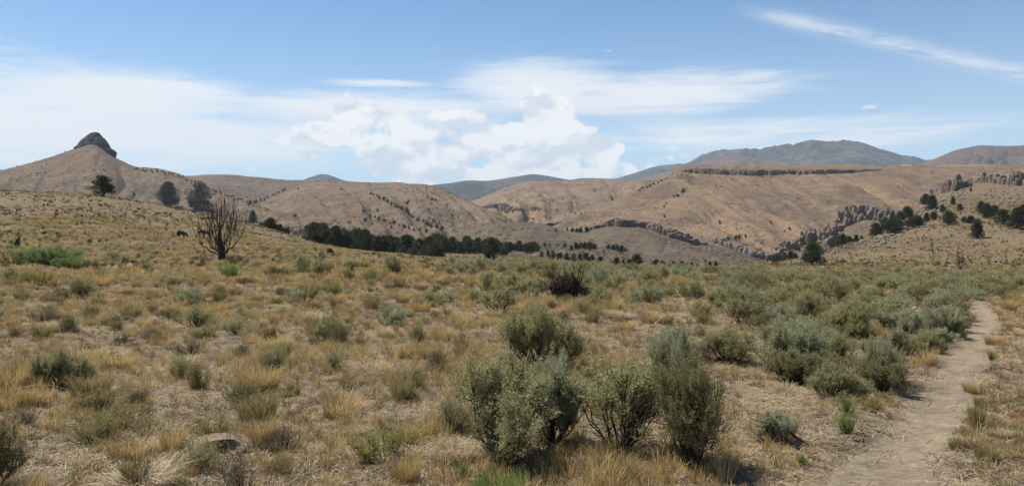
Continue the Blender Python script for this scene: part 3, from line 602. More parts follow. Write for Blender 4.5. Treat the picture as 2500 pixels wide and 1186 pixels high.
def make_juniper(name, seed, mats, H=4.5, Wd=3.6, lobes=60, per=100, size=0.25, point=0.4, bare=0.12, gaps=0.0, trunk_r=0.17):
    rg = np.random.default_rng(seed); C = []; Rr = []
    hs = np.sort(rg.uniform(bare, 1, lobes))
    lean = rg.normal(size=2)*0.15
    for h in hs:
        prof = math.sin(math.pi*min(1, (h-bare)/(1-bare)*0.62+0.36))**(0.9-point*0.4)*(1-0.35*h*point); a = rg.uniform(0, 2*math.pi)
        r = Wd/2*prof*math.sqrt(rg.uniform(0.08, 1))*0.82; lob = 1+0.26*math.sin(2*a+seed)+0.20*math.sin(3*a-seed+h*3)
        if rg.uniform() < gaps: continue
        C.append((r*lob*math.cos(a)+lean[0]*h*2, r*lob*math.sin(a)+lean[1]*h*2, H*h*0.93*(1+0.06*rg.normal()))); Rr.append(Wd*rg.uniform(0.10, 0.22))
    C = np.array(C); Rr = np.array(Rr)
    crown = clump_leaves(name+'_crown', mats[1], C, Rr, per, size, rg)
    tb = TB(); base = np.array([0, 0, -0.3])
    for c in C[rg.permutation(len(C))[:12]]:
        m = np.array([c[0]*0.25, c[1]*0.25, c[2]*0.45]); tb.tube(bez(base, m, c, 7), np.linspace(trunk_r*0.8, 0.03, 7), 5)
    tb.tube(bez(base, np.array([0.05, 0, H*0.3]), np.array([lean[0], lean[1], H*0.75]), 8), np.linspace(trunk_r*1.3, 0.05, 8), 7)
    return tb.mesh(name+'_trunk', mats[0]), crown
def grow(tb, p, d, L, r, depth, rg, up=0.25, spread=0.6, shrink=0.68, kids=(2, 4), wob=0.12, rmin=0.006, k0=6):
    n = 6; P = [p]; dd = d.copy()
    for i in range(n):
        dd = unit(dd+rg.normal(size=3)*wob+np.array([0, 0, up*0.4])); P.append(P[-1]+dd*L/n)
    P = np.array(P); tb.tube(P, np.maximum(np.linspace(r, r*0.5, n+1), rmin), max(3, k0-(5-depth)))
    if depth == 0: return
    for _ in range(rg.integers(kids[0], kids[1]+1)):
        i = rg.integers(2, n+1); nd = unit(dd+rg.normal(size=3)*spread+np.array([0, 0, up])); grow(tb, P[i], nd, L*shrink*rg.uniform(0.75, 1.15), max(r*0.55, rmin), depth-1, rg, up, spread, shrink, kids, wob, rmin, k0)
def make_snag(name, seed, mat, H=3.0, Wd=3.0, n=6, r=0.05, depth=3, up=0.35, spread=0.45, rmin=0.008):
    rg = np.random.default_rng(seed); tb = TB()
    for i in range(n):
        a = rg.uniform(0, 2*math.pi); ln = Wd/2*rg.uniform(0.3, 1)/H
        grow(tb, np.array([rg.normal()*r, rg.normal()*r, -0.1]), unit(np.array([math.cos(a)*ln, math.sin(a)*ln, 0.9])), H*0.42, r*rg.uniform(0.6, 1.1), depth, rg, up, spread, 0.66, (2, 3), 0.13, rmin)
    return tb.mesh(name, mat)

# ------------------------------------------------------------------ placing things on the land
def bvh_of(o):
    me = o.data; nv = len(me.vertices); co = np.empty(nv*3, np.float32); me.vertices.foreach_get('co', co)
    nl = len(me.loops); vi = np.empty(nl, np.int32); me.loops.foreach_get('vertex_index', vi)
    return BVHTree.FromPolygons([tuple(c) for c in co.reshape(-1, 3).tolist()], vi.reshape(-1, 4).tolist(), epsilon=0.0)
LAND = [GROUND]+[o for k in ('hill', 'mesa', 'mound') for o in HILLS[k]]
BV = [bvh_of(o) for o in LAND]
ORG0 = Vector((0, 0, EYE))
def ray(u, v, only=None):
    d = Vector(((u-CU)/F, 1, -(v-HY)/F)).normalized(); best = None
    for i, b in enumerate(BV):
        if only is not None and i not in only: continue
        h = b.ray_cast(ORG0, d)
        if h[0] is not None and (best is None or h[3] < best[1]): best = (h[0], h[3], i)
    return best
def gz(x, y):
    h = max((b.ray_cast(Vector((x, y, 500)), Vector((0, 0, -1)))[0] or Vector((0, 0, -1e9))).z for b in BV); return h
def gz0(x, y):
    h = BV[0].ray_cast(Vector((x, y, 500)), Vector((0, 0, -1)))[0]; return h.z if h else 0.0
def dup(src, loc, rz, sc, label=None, group=None, tilt=(0, 0)):
    r = src.copy(); COL.objects.link(r); r.location = loc; r.rotation_euler = (tilt[0], tilt[1], rz); r.scale = (sc, sc, sc) if np.isscalar(sc) else sc
    if label: r['label'] = label
    if group: r['group'] = group
    elif 'group' in r and label: del r['group']
    for ch in list(src.children):
        c = ch.copy(); COL.objects.link(c); c.parent = r
    return r
class Kind:
    """one kind of plant: the first placement uses the built thing itself, later ones copy it"""
    def __init__(s, name, cat, parts, H, Wd):
        s.name, s.cat, s.parts, s.H, s.W, s.first = name, cat, parts, H, Wd, None
    def put(s, loc, rz, sc, label, group=None, tilt=(0, 0)):
        if s.first is None:
            e = empty(s.name, loc, rz, sc); e.rotation_euler = (tilt[0], tilt[1], rz)
            for pn, me in s.parts: add_obj(pn, me, e)
            tag(e, label, s.cat, group); s.first = e; return e
        e = dup(s.first, loc, rz, sc, label, group, tilt)
        if group is None and 'group' in e: del e['group']
        return e
    def at(s, u, v, hpx, label, group=None, wpx=None, rz=None, tilt=(0, 0), depth=None):
        """stand it where its foot shows at pixel (u, v), hpx pixels tall"""
        if depth is None:
            h = ray(u, v)
            if h is None: return None
            p = h[0]
        else:
            x, y, _ = W(u, v, depth); p = Vector((x, y, gz(x, y)))
        sc = hpx*p.y/F/s.H; sx = sc if wpx is None else wpx*p.y/F/s.W
        return s.put((p.x, p.y, p.z), random.uniform(0, 6.28) if rz is None else rz, (sx, sx, sc), label, group, tilt)
PROTO = bpy.data.collections.new('plant_forms')        # holds the forms that the ground cover is spread from
def spread(name, label, cat, forms, P, idx, rz, sc, tilt=None):
    """stuff: one object, its plants instanced on points"""
    c = bpy.data.collections.new(name+'_forms')
    for i, me in enumerate(forms):
        me = me if isinstance(me, (list, tuple)) else [me]
        if len(me) > 1:
            raise RuntimeError
        o = bpy.data.objects.new('form_%03d' % i, me[0]); c.objects.link(o)
    n = len(P); me = bpy.data.meshes.new(name); me.vertices.add(n); me.vertices.foreach_set('co', np.asarray(P, np.float32).ravel())
    rot = np.zeros((n, 3), np.float32); rot[:, 2] = rz
    if tilt is not None: rot[:, :2] = tilt
    a = me.attributes.new('rot', 'FLOAT_VECTOR', 'POINT'); a.data.foreach_set('vector', rot.ravel())
    a = me.attributes.new('scl', 'FLOAT_VECTOR', 'POINT'); sc = np.asarray(sc, np.float32); sc = np.repeat(sc[:, None], 3, 1) if sc.ndim == 1 else sc; a.data.foreach_set('vector', sc.ravel())
    a = me.attributes.new('idx', 'INT', 'POINT'); a.data.foreach_set('value', np.asarray(idx, np.int32))
    o = add_obj(name, me); tag(o, label, cat, kind='stuff')
    g = bpy.data.node_groups.new(name, 'GeometryNodeTree')
    g.interface.new_socket('Geometry', in_out='INPUT', socket_type='NodeSocketGeometry'); g.interface.new_socket('Geometry', in_out='OUTPUT', socket_type='NodeSocketGeometry')
    N = g.nodes.new; i = N('NodeGroupInput'); u = N('NodeGroupOutput'); ci = N('GeometryNodeCollectionInfo'); ip = N('GeometryNodeInstanceOnPoints')
    ci.inputs[0].default_value = c; ci.inputs['Separate Children'].default_value = True; ci.inputs['Reset Children'].default_value = True; ip.inputs['Pick Instance'].default_value = True
    def at(nm, typ):
        x = N('GeometryNodeInputNamedAttribute'); x.data_type = typ; x.inputs['Name'].default_value = nm; return x.outputs[0]
    e2r = N('FunctionNodeEulerToRotation')
    g.links.new(i.outputs[0], ip.inputs['Points']); g.links.new(ci.outputs[0], ip.inputs['Instance']); g.links.new(at('idx', 'INT'), ip.inputs['Instance Index'])
    g.links.new(at('rot', 'FLOAT_VECTOR'), e2r.inputs[0]); g.links.new(e2r.outputs[0], ip.inputs['Rotation']); g.links.new(at('scl', 'FLOAT_VECTOR'), ip.inputs['Scale']); g.links.new(ip.outputs[0], u.inputs[0])
    md = o.modifiers.new('spread', 'NODES'); md.node_group = g
    return o
def merged(stem_me, fol_me, name):
    """one mesh with both materials, for the ground cover"""
    bm_v = []; tot = 0; Qs = []; mi = []; ti = []
    for k, me in enumerate((stem_me, fol_me)):
        n = len(me.vertices); co = np.empty(n*3, np.float32); me.vertices.foreach_get('co', co); vi = np.empty(len(me.loops), np.int32); me.loops.foreach_get('vertex_index', vi)
        bm_v.append(co.reshape(-1, 3)); Qs.append(vi.reshape(-1, 4)+tot); mi.append(np.full(len(me.polygons), k, np.int32)); t = np.zeros(n, np.float32)
        if 'tint' in me.attributes: me.attributes['tint'].data.foreach_get('value', t)
        ti.append(t); tot += n
    me = mesh_np(name, np.concatenate(bm_v), np.concatenate(Qs), None, False, np.concatenate(ti)); me.materials.append(stem_me.materials[0]); me.materials.append(fol_me.materials[0])
    me.polygons.foreach_set('material_index', np.concatenate(mi)); return me

# ------------------------------------------------------------------ rock
def pillar_mesh(name, seed, mat, k=6, rings=4):
    rg = np.random.default_rng(seed); hs = [-0.25, 0.35, 0.80, 0.985, 1.0][:rings+1]; rr = [1.12, 1.05, 1.0, 0.93, 0.10]
    th = (np.arange(k)+rg.uniform(-.25, .25, k))*2*math.pi/k; V = []; drift = rg.normal(size=2)*0.1
    for h, r in zip(hs, rr):
        rad = 0.5*r*(1+rg.uniform(-.16, .16, k)); V.append(np.stack([rad*np.cos(th)+drift[0]*h, rad*np.sin(th)+drift[1]*h, np.full(k, h)+rg.uniform(-.04, .04, k)*(h > 0.5)], -1))
    V = np.concatenate(V); Q = []
    for i in range(rings):
        for j in range(k): Q.append((i*k+j, i*k+(j+1) % k, (i+1)*k+(j+1) % k, (i+1)*k+j))
    return mesh_np(name, V, Q, mat)
def stone_mesh(name, seed, mat, nu=10, nv=6, flatz=0.6, amp=0.3, sm=False):
    rg = np.random.default_rng(seed); V = []
    for i in range(nv+1):
        p = math.pi*i/nv
        for j in range(nu):
            a = 2*math.pi*j/nu; d = np.array([math.sin(p)*math.cos(a), math.sin(p)*math.sin(a), math.cos(p)])
            V.append(d)
    V = np.array(V); r = 1+amp*fbm(V[:, 0]*1.4+seed, V[:, 1]*1.4, V[:, 2]*1.4, 3, seed)*1.6; V = V*r[:, None]*0.5*np.array([1, rg.uniform(0.6, 0.9), flatz])
    Q = [(i*nu+j, (i+1)*nu+j, (i+1)*nu+(j+1) % nu, i*nu+(j+1) % nu) for i in range(nv) for j in range(nu)]
    return mesh_np(name, V, Q, mat, sm)
PIL = {m: [pillar_mesh('rock_pillar', 100+i, M[m]) for i in range(6)] for m in ('basalt', 'basalt_far', 'basalt_grey', 'rib')}
def cliff(name, label, cat, pts, depth, wpx, mset, step=None, lean=0.0, rows=2, seed=0, jit=0.25, drop=1.0, thick=0.8, lim=300, parts_named='rock_pillar', useray=True, jag=0.3):
    """a wall of rock columns standing on the hill; pts = (u, top v, foot v)"""
    rg = np.random.default_rng(seed); u0, u1 = pts[0][0], pts[-1][0]; mid = pts[len(pts)//2]
    dm = depth if np.isscalar(depth) else np.interp(mid[0], *zip(*depth)); root = empty(name, W(mid[0], mid[2], dm)); ro = np.array(root.location)
    tag(root, label, cat); n = 0
    for row in range(rows):
        u = u0+rg.uniform(0, wpx)
        while u < u1 and n < lim:
            d = depth if np.isscalar(depth) else float(np.interp(u, *zip(*depth)))
            w = wpx*rg.uniform(0.65, 1.5)*d/F; vt = np.interp(u, [p[0] for p in pts], [p[1] for p in pts]); vb = np.interp(u, [p[0] for p in pts], [p[2] for p in pts])
            if useray:
                hr = ray(u, vb)
                if hr: d = hr[0].y; w = w*d/(depth if np.isscalar(depth) else float(np.interp(u, *zip(*depth))))
            dd = d+(row-0.3)*w*thick+rg.normal()*w*0.2; top = W(u, vt, dd); bot = W(u, vb, dd)
            h = (top[2]-bot[2])*(1-rg.uniform(0, jit)*(0.6 if row else 1.0)*(row == 0)+rg.uniform(-.06, .06)); 
            h *= 1-jag*np.clip(0.5+1.1*float(fbm(u/(wpx*2.6), row*7.7, 0, 3, seed)), 0, 1)
            if row == 0: h *= rg.uniform(0.72, 1.0)
            o = add_obj(parts_named, PIL[mset][rg.integers(6)], root, tuple(bot-ro-np.array([0, 0, drop]))); o.scale = (w*1.5, w*rg.uniform(1.2, 1.9), h+drop); o.rotation_euler = (rg.normal()*0.05, lean+rg.normal()*0.05, rg.uniform(0, 6.28)); n += 1
            u += wpx*rg.uniform(0.45, 0.95)
    return root
cliff('rimrock_cliff', 'long low brown rimrock running along the top edge of the flat mesa', 'cliff', [(1664, 416, 418), (1676, 412, 420), (1700, 411, 422), (1740, 412, 424), (1830, 413, 427), (1860, 413, 427), (1930, 413, 423), (1990, 413, 424), (2060, 413, 422), (2100, 413, 419), (2150, 413, 414)], 885, 6.5, 'basalt_far', seed=1, thick=0.7)
cliff('rock_cliff', 'curved wall of dark basalt columns capping the mound below the mesa', 'cliff', [(1440, 556, 562), (1460, 546, 556), (1478, 540, 552), (1500, 533, 551), (1515, 532, 554), (1545, 534, 553), (1580, 541, 553), (1600, 547, 565), (1640, 557, 580), (1670, 568, 588), (1700, 581, 597), (1722, 592, 597)], 462, 9, 'basalt', seed=2, lean=0.12)
cliff('rock_cliff', 'lower second basalt wall stepping down toward the canyon mouth', 'cliff', [(1732, 584, 588), (1750, 580, 592), (1770, 583, 600), (1792, 590, 608), (1815, 600, 618), (1840, 607, 628), (1868, 612, 632), (1880, 616, 632)], [(1730, 440), (1880, 330)], 9, 'basalt_grey', seed=3, lean=0.12)
cliff('rock_cliff', 'distant grey columnar cliff below the small orange hill in the valley', 'cliff', [(1178, 503, 506), (1200, 496, 506), (1225, 495, 510), (1250, 501, 513), (1278, 509, 514)], 1010, 6, 'basalt_far', seed=4)
cliff('rock_cliff', 'tiny distant grey outcrop right of the valley cliff', 'cliff', [(1296, 506, 511), (1308, 501, 509), (1322, 507, 510)], 1010, 5, 'basalt_far', seed=5)
cliff('rock_cliff', 'craggy tilted brown rock ribs climbing from the canyon to the right', 'cliff', [(1895, 602, 618), (1930, 580, 604), (1960, 566, 594), (1995, 556, 583), (2020, 552, 575), (2045, 530, 562), (2070, 506, 548), (2100, 492, 538), (2125, 494, 534), (2150, 506, 538), (2185, 518, 536)], 330, 6.5, 'rib', seed=6, lean=0.34, rows=4, jit=0.75, jag=0.5, drop=2.5, thick=2.4)
cliff('rock_cliff', 'broken brown crag high on the right slope above the junipers', 'cliff', [(2275, 458, 466), (2300, 446, 466), (2325, 438, 468), (2345, 436, 460), (2362, 442, 456)], 372, 8, 'basalt', seed=7, rows=4, jit=0.7, jag=0.6, lean=0.25, drop=2.5, thick=1.4)
cliff('rock_cliff', 'dark broken rock band under the plateau edge at the far right', 'cliff', [(2365, 438, 450), (2390, 430, 446), (2420, 424, 446), (2450, 422, 450), (2480, 420, 452), (2530, 420, 454), (2600, 422, 452)], 412, 8, 'basalt', seed=8, rows=4, jit=0.6, jag=0.55, lean=0.2, drop=2.5, thick=1.2)
def butte():
    prof = [(323, 227, 239), (326, 220, 243), (331, 213, 248), (338, 205, 254), (346, 198, 260), (354, 192, 266), (362, 187, 269), (370, 182, 271), (378, 179, 277), (386, 176, 282), (400, 174, 285)]
    d0 = 912.0; nu = 64; vv = np.linspace(323, 400, 40); L = np.interp(vv, [p[0] for p in prof], [p[1] for p in prof]); Rr = np.interp(vv, [p[0] for p in prof], [p[2] for p in prof])
    a = np.arange(nu)*2*math.pi/nu; c = (L+Rr)/2; hw = (Rr-L)/2*d0/F; hw[0] *= 0.5
    X = ((c-CU)/F*d0)[:, None]+hw[:, None]*np.cos(a); Y = d0+hw[:, None]*0.9*np.sin(a); Z = (EYE-(vv-HY)/F*d0)[:, None]+0*a
    k = 1+0.0*X; nn = fbm(X*0.22, Y*0.22, Z*0.06, 4, 61)*1.2+np.abs(fbm(X*0.6, Y*0.6, Z*0.12, 3, 62))*-3.0
    X = X+np.cos(a)*nn*np.clip(hw[:, None]/8, 0.1, 0.8); Y = Y+np.sin(a)*nn*1.0; Z = Z+0.5*fbm(X*0.3, Y*0.3, Z*0.3, 3, 63)
    V = np.stack([X, Y, Z], -1).reshape(-1, 3); o = np.array([X[0].mean(), d0, Z[-1].mean()])
    i = np.arange(39)[:, None]*nu; j = np.arange(nu)[None]; Q = np.stack([i+j, i+nu+j, i+nu+(j+1) % nu, i+(j+1) % nu], -1).reshape(-1, 4)
    root = empty('butte_rock', tuple(o)); tag(root, 'dark rounded rock knob standing on the summit of the left hill', 'butte')
    add_obj('summit_rock', mesh_np('summit_rock', V-o, Q, M['butte_rock']), root)
    s = add_obj('shoulder_rock', stone_mesh('shoulder_rock', 64, M['butte_rock'], 28, 16, 0.55, 0.4), root, tuple(W(192, 364, 900)-o)); s.scale = (11, 8, 8); s.rotation_euler = (0, 0.45, 0)
    s = add_obj('shoulder_rock', stone_mesh('shoulder_rock', 65, M['butte_rock'], 28, 16, 0.7, 0.4), root, tuple(W(270, 374, 897)-o)); s.scale = (11, 9, 14); s.rotation_euler = (0, 0.7, 0)
butte()

# ------------------------------------------------------------------ kinds of plants
print('plants')
def SK(name, cat, H, Wd, seed, stem, leafm, **kw):
    a, b = make_shrub(name, seed, (M[stem], M[leafm]), H=H, Wd=Wd, **kw); k = Kind(name, cat, [('stems', a), ('foliage', b)], H, Wd); k.ms = (a, b); return k
hero = dict(stems=26, twigs=7, subs=8, plumes=8, leaves=26, L=0.026, lw=0.008, plume=0.11, jit=0.25)
HS = [SK('sagebrush', 'sagebrush', 0.9, 1.05, 1, 'bark', 'sage', bare=0.52, **hero),
      SK('sagebrush', 'sagebrush', 0.95, 0.8, 2, 'bark', 'sage', bare=0.62, dome=0.22, upright=0.7, **{**hero, 'stems': 18, 'subs': 6, 'plumes': 7, 'leaves': 20}),
      SK('sagebrush', 'sagebrush', 0.95, 0.75, 3, 'bark', 'sage_olive', bare=0.45, dome=0.25, **hero),
      SK('sagebrush', 'sagebrush', 0.9, 1.0, 4, 'bark', 'sage_silver', bare=0.40, upright=1.1, dome=0.3, **{**hero, 'L': 0.03})]
mid = dict(stems=14, twigs=3, subs=6, plumes=6, leaves=12, L=0.045, lw=0.013, plume=0.12, upright=0.6, dome=0.5, jit=0.3)
MS = [SK('sagebrush', 'sagebrush', 0.85, 1.1, 11, 'bark', 'sage', bare=0.42, **mid), SK('sagebrush', 'sagebrush', 0.9, 1.0, 12, 'bark', 'sage', bare=0.55, **mid),
      SK('sagebrush', 'sagebrush', 0.75, 1.15, 13, 'bark', 'sage_silver', bare=0.38, **mid), SK('sagebrush', 'sagebrush', 0.8, 1.0, 14, 'bark', 'sage_olive', bare=0.45, **mid),
      SK('sagebrush', 'sagebrush', 0.9, 1.25, 15, 'bark', 'sage', bare=0.35, **mid)]
low = dict(stems=18, subs=5, plumes=5, leaves=10, L=0.026, lw=0.006, plume=0.12, jit=0.35)
RB = SK('rabbitbrush', 'rabbitbrush', 0.5, 0.6, 21, 'bark', 'rabbit', bare=0.25, upright=1.2, dome=0.3, **low)
RBF = SK('rabbitbrush', 'rabbitbrush', 0.55, 0.65, 22, 'bark', 'yellow', bare=0.5, upright=1.2, dome=0.3, **low)
GS = SK('green_shrub', 'green shrub', 0.5, 0.6, 23, 'bark', 'green', bare=0.15, upright=1.3, dome=0.3, **low)
WL = SK('willow_shrub', 'willow shrub', 1.6, 2.6, 24, 'bark', 'willow', bare=0.15, upright=0.9, dome=0.45, stems=22, subs=8, plumes=7, leaves=14, L=0.07, lw=0.02, plume=0.16)
OL = SK('small_shrub', 'small shrub', 0.45, 0.5, 25, 'bark', 'sage_olive', bare=0.3, upright=0.6, dome=0.5, **low)
OL2 = SK('small_shrub', 'small shrub', 0.4, 0.6, 26, 'bark', 'olivegrass', bare=0.25, upright=0.7, dome=0.5, **low)
BR = SK('withered_shrub', 'withered shrub', 0.4, 0.55, 27, 'deadwood', 'brownleaf', bare=0.3, upright=0.9, **{**low, 'leaves': 8})
GR = SK('small_shrub', 'small shrub', 0.42, 0.5, 28, 'bark', 'sage', bare=0.3, upright=0.6, dome=0.5, **low)
def tuft_kind(name, cat, seed, mats, H, Wd, n=420, lean=0.5, droop=0.35, r0=0.28, wd=0.006):
    a = make_tuft('blades', seed, M[mats[0]], n, H, r0*Wd, lean*Wd, droop, wd); b = make_tuft('dead_blades', seed+1, M[mats[1]], n//3, H*0.5, r0*Wd*0.9, lean*Wd*1.2, 0.9, wd)
    return Kind(name, cat, [('blades', a), ('dead_blades', b)], H, Wd)
TG = tuft_kind('grass_tussock', 'grass tussock', 31, ('gold', 'deadgrass'), 0.5, 0.7)
TS = tuft_kind('grass_tussock', 'grass tussock', 33, ('straw', 'deadgrass'), 0.35, 0.7, lean=0.7, droop=0.9)
TO = tuft_kind('grass_tussock', 'grass tussock', 35, ('olivegrass', 'deadgrass'), 0.45, 0.5)
TV = tuft_kind('green_plant', 'green plant', 37, ('green', 'rabbit'), 0.4, 0.8, n=700, lean=0.15, droop=0.15, r0=0.45, wd=0.009)

# ------------------------------------------------------------------ trees
def JK(seed, H, Wd, leafm='juniper', **kw):
    a, b = make_juniper('juniper', seed, (M['trunk'], M[leafm]), H, Wd, **kw); k = Kind('juniper_tree', 'juniper tree', [('trunk', a), ('crown', b)], H, Wd); k.ms = (a, b); return k
J = [JK(1, 4.5, 4.0, bare=0.08), JK(2, 4.5, 3.4, point=0.9, bare=0.06), JK(3, 4.2, 4.8, point=0.1, bare=0.10), JK(4, 5.0, 3.6, point=0.6, gaps=0.15), JK(5, 4.0, 4.0, bare=0.1, point=0.3)]
JG = JK(6, 4.5, 4.2, 'juniper_grey', gaps=0.35, bare=0.15)
JS = JK(7, 3.5, 3.6, lobes=16, per=30, size=0.5, bare=0.05)          # plainer form for the far hills
JS2 = JK(8, 3.5, 4.2, lobes=16, per=30, size=0.5, bare=0.02, point=0.1)
cnt = 0
for u, v, h, w, k, lab in [
    (252, 480, 54, 62, J[3], 'ragged two-topped juniper standing on the crest of the left hill'),
    (412, 504, 62, 58, J[0], 'dense dark rounded juniper on the left hill crest, beside the half dead one'),
    (484, 510, 66, 80, JG, 'grey half-dead juniper with bare limbs behind the leafless tree'),
    (616, 547, 34, 26, J[1], 'small pointed juniper where the left hill meets the far slope'),
    (1196, 642, 34, 42, J[4], 'lone dark juniper in front of the tree belt near the centre'),
    (1984, 646, 60, 66, J[2], 'large spreading juniper alone at the foot of the right slope'),
    (2384, 581, 46, 38, J[1], 'dark rounded juniper standing alone low on the right slope'),
    (2486, 558, 54, 66, J[0], 'biggest of the dark junipers at the right edge of the photo'),
    (2450, 548, 40, 46, J[3], 'juniper just left of the biggest one at the right edge'),
    (2317, 549, 38, 40, J[2], 'juniper right of the rubble strip, on its own shadow halfway up the right slope'),
    (2275, 513, 38, 32, J[1], 'juniper on pale rubble, front one of the upper pair on the right slope'),
    (2261, 502, 30, 34, J[0], 'juniper on pale rubble, rear one of the upper pair on the right slope'),
    (1950, 611, 13, 13, J[4], 'little round juniper just left of the large spreading juniper'),
    (1556, 652, 34, 40, J[2], 'low broad juniper, the darkest one at the far edge of the sagebrush flat'),
    (1623, 532, 9, 9, JS, 'lone dark juniper on the slope just above the basalt wall'), (1757, 547, 11, 9, JS, 'single juniper on the orange streak of the mesa slope'),
    (1882, 546, 8, 8, JS, 'tiny round juniper alone to the right on the mesa slope'), (722, 529, 8, 14, JS, 'isolated juniper on the open slope of the wide tan hill'),
    (727, 463, 6, 7, JS, 'tiny juniper near the left shoulder of the wide tan hill'), (1722, 641, 8, 8, JS, 'small lone round juniper beneath the basalt wall')]:
    k.at(u, v, h*0.92, lab, wpx=w*0.95)
def jgroup(lst, forms, label, group, wf=1.0):
    for i, (u, v, h) in enumerate(lst):
        k = random.choice(forms)
        if k in (JS, JS2): u += random.uniform(-2.5, 2.5); v += random.uniform(-1.8, 1.8); h *= random.uniform(0.8, 1.5)
        k.at(u, v, h, label, group, wpx=h*k.W/k.H*random.uniform(0.9, 1.4)*wf)
jgroup([(1345, 601, 9), (1330, 600, 10), (1362, 602, 8), (1378, 603, 7)], [JS, JS2], 'small juniper in the short row left of the mound cluster', 'junipers in a short row on the mound')
jgroup([(1395, 611, 12), (1407, 608, 16), (1418, 607, 14), (1428, 609, 17), (1440, 610, 19), (1452, 607, 12)], J, 'juniper in the tight cluster on the brown mound at the centre', 'junipers clustered on the mound')
jgroup([(1484, 607, 10), (1497, 610, 13), (1507, 612, 14), (1517, 614, 14), (1527, 615, 10)], J, 'juniper in the slanting row right of the centre cluster', 'junipers in the slanting row')
jgroup([(1322, 628, 14), (1338, 628, 17), (1350, 630, 18), (1366, 632, 16), (1384, 636, 18), (1400, 640, 20), (1416, 641, 22), (1432, 640, 22), (1446, 638, 16)], J+[JG], 'juniper in the row behind the dead fallen branches', 'junipers behind the fallen branches')
jgroup([(1465, 646, 20), (1506, 651, 22), (1522, 652, 17), (1536, 652, 19), (1600, 655, 22), (1617, 655, 18), (1645, 653, 15), (1662, 653, 15), (1676, 653, 9), (1690, 652, 12), (1702, 655, 11), (1733, 657, 18), (1748, 656, 17)], J, 'dark juniper on the far edge of the flat below the mound', 'junipers at the far edge of the flat')
jgroup([(1385, 563, 8), (1397, 566, 10), (1408, 567, 10), (1417, 568, 13), (1433, 567, 13), (1357, 566, 7)], J, 'juniper left of where the basalt wall begins', 'junipers left of the basalt wall')
jgroup([(1888, 642, 18), (1900, 640, 22), (1915, 637, 20), (1928, 634, 20), (1942, 632, 14)], J, 'low juniper in the bank left of the large spreading juniper', 'junipers left of the large juniper')
jgroup([(2028, 602, 20), (2043, 600, 26), (2058, 598, 26), (2074, 593, 17), (2090, 590, 16), (2104, 585, 10)], J, 'low juniper in the row right of the large spreading juniper', 'junipers right of the large juniper')
jgroup([(2140, 575, 30), (2158, 566, 26), (2176, 570, 36), (2190, 565, 30), (2180, 540, 24), (2200, 540, 24), (2216, 533, 28), (2230, 556, 30), (2244, 550, 22), (2262, 541, 20), (2280, 537, 20), (2301, 520, 20), (2160, 552, 22)], J, 'juniper in the dense thicket on the right slope rubble', 'junipers on the rubble of the right slope')
jgroup([(2327, 500, 20), (2344, 516, 18), (2367, 545, 18), (2354, 543, 14), (2396, 520, 28), (2410, 532, 34), (2428, 530, 28), (2370, 468, 10), (2402, 434, 12), (2341, 438, 12), (2497, 520, 20)], J, 'scattered juniper high on the right slope near the rim', 'junipers high on the right slope')
jgroup([(905, 474, 6), (912, 478, 6), (920, 481, 7), (928, 486, 7), (937, 490, 7), (946, 495, 8), (955, 500, 8), (963, 504, 8), (972, 509, 8), (980, 514, 8), (990, 520, 9), (1000, 526, 9), (1008, 532, 8), (1022, 539, 8), (1032, 543, 8), (1042, 548, 8), (1055, 553, 8), (1066, 558, 8), (1078, 566, 10), (1060, 540, 7), (1048, 534, 7), (1070, 546, 6)], [JS, JS2], 'tiny juniper in the upper gully line on the wide tan hill', 'junipers down the upper gully')
jgroup([(905, 530, 6), (915, 533, 6), (926, 537, 7), (938, 541, 7), (950, 545, 7), (962, 548, 7), (975, 552, 8), (988, 556, 8), (1000, 560, 8), (1012, 563, 8), (1026, 566, 8), (1040, 568, 7), (957, 557, 6), (980, 562, 6), (890, 540, 7), (889, 520, 6), (921, 515, 5)], [JS, JS2], 'tiny juniper in the lower gully line on the wide tan hill', 'junipers down the lower gully')
jgroup([(612, 499, 6), (620, 497, 6), (628, 494, 7), (636, 492, 7), (645, 489, 6), (655, 484, 5), (667, 478, 5), (678, 474, 5), (690, 468, 4), (698, 464, 4)], [JS, JS2], 'tiny juniper in the ravine left of the wide tan hill', 'junipers in the left ravine')
jgroup([(990, 497, 6), (998, 494, 6), (1045, 484, 5), (1056, 488, 6), (1066, 492, 5), (1030, 481, 4), (1042, 461, 4), (832, 463, 4), (1045, 515, 5), (1090, 502, 5), (1105, 528, 5), (1120, 530, 5)], [JS], 'scattered tiny juniper on the wide tan hill right flank', 'scattered junipers on the wide tan hill')
jgroup([(1561, 467, 5), (1569, 463, 6), (1577, 459, 6), (1588, 455, 6), (1597, 450, 6), (1605, 447, 6), (1613, 443, 6), (1624, 438, 5), (1492, 489, 5), (1496, 486, 5)], [JS, JS2], 'tiny juniper on the descending left edge of the mesa', 'junipers on the left mesa edge')
jgroup([(1645, 483, 6), (1651, 480, 7), (1657, 479, 7), (1666, 472, 6), (1672, 470, 7), (1620, 505, 7), (1627, 499, 5)], [JS, JS2], 'small juniper in the slanting cluster on the left mesa slope', 'junipers on the left mesa slope')
jgroup([(1779, 584, 9), (1797, 583, 12), (1806, 582, 14), (1822, 578, 10), (1916, 565, 5), (1929, 562, 5)], [JS, JS2], 'small juniper low on the mesa slope above the second basalt wall', 'junipers low on the mesa slope')
jgroup([(1357, 514, 6), (1389, 509, 4), (1403, 523, 4), (1420, 522, 6), (1378, 530, 4), (1345, 531, 4), (1334, 532, 4), (1300, 537, 4), (1255, 520, 5)], [JS], 'tiny distant juniper on the valley hills at the centre', 'junipers on the centre valley hills')
ridge = [(u, float(np.interp(u, [325, 400, 450, 500, 560, 640], [411, 420, 432, 453, 478, 508]))+random.uniform(0.5, 4.5), random.uniform(3.0, 4.6)) for u in np.arange(328, 640, 6.5)]
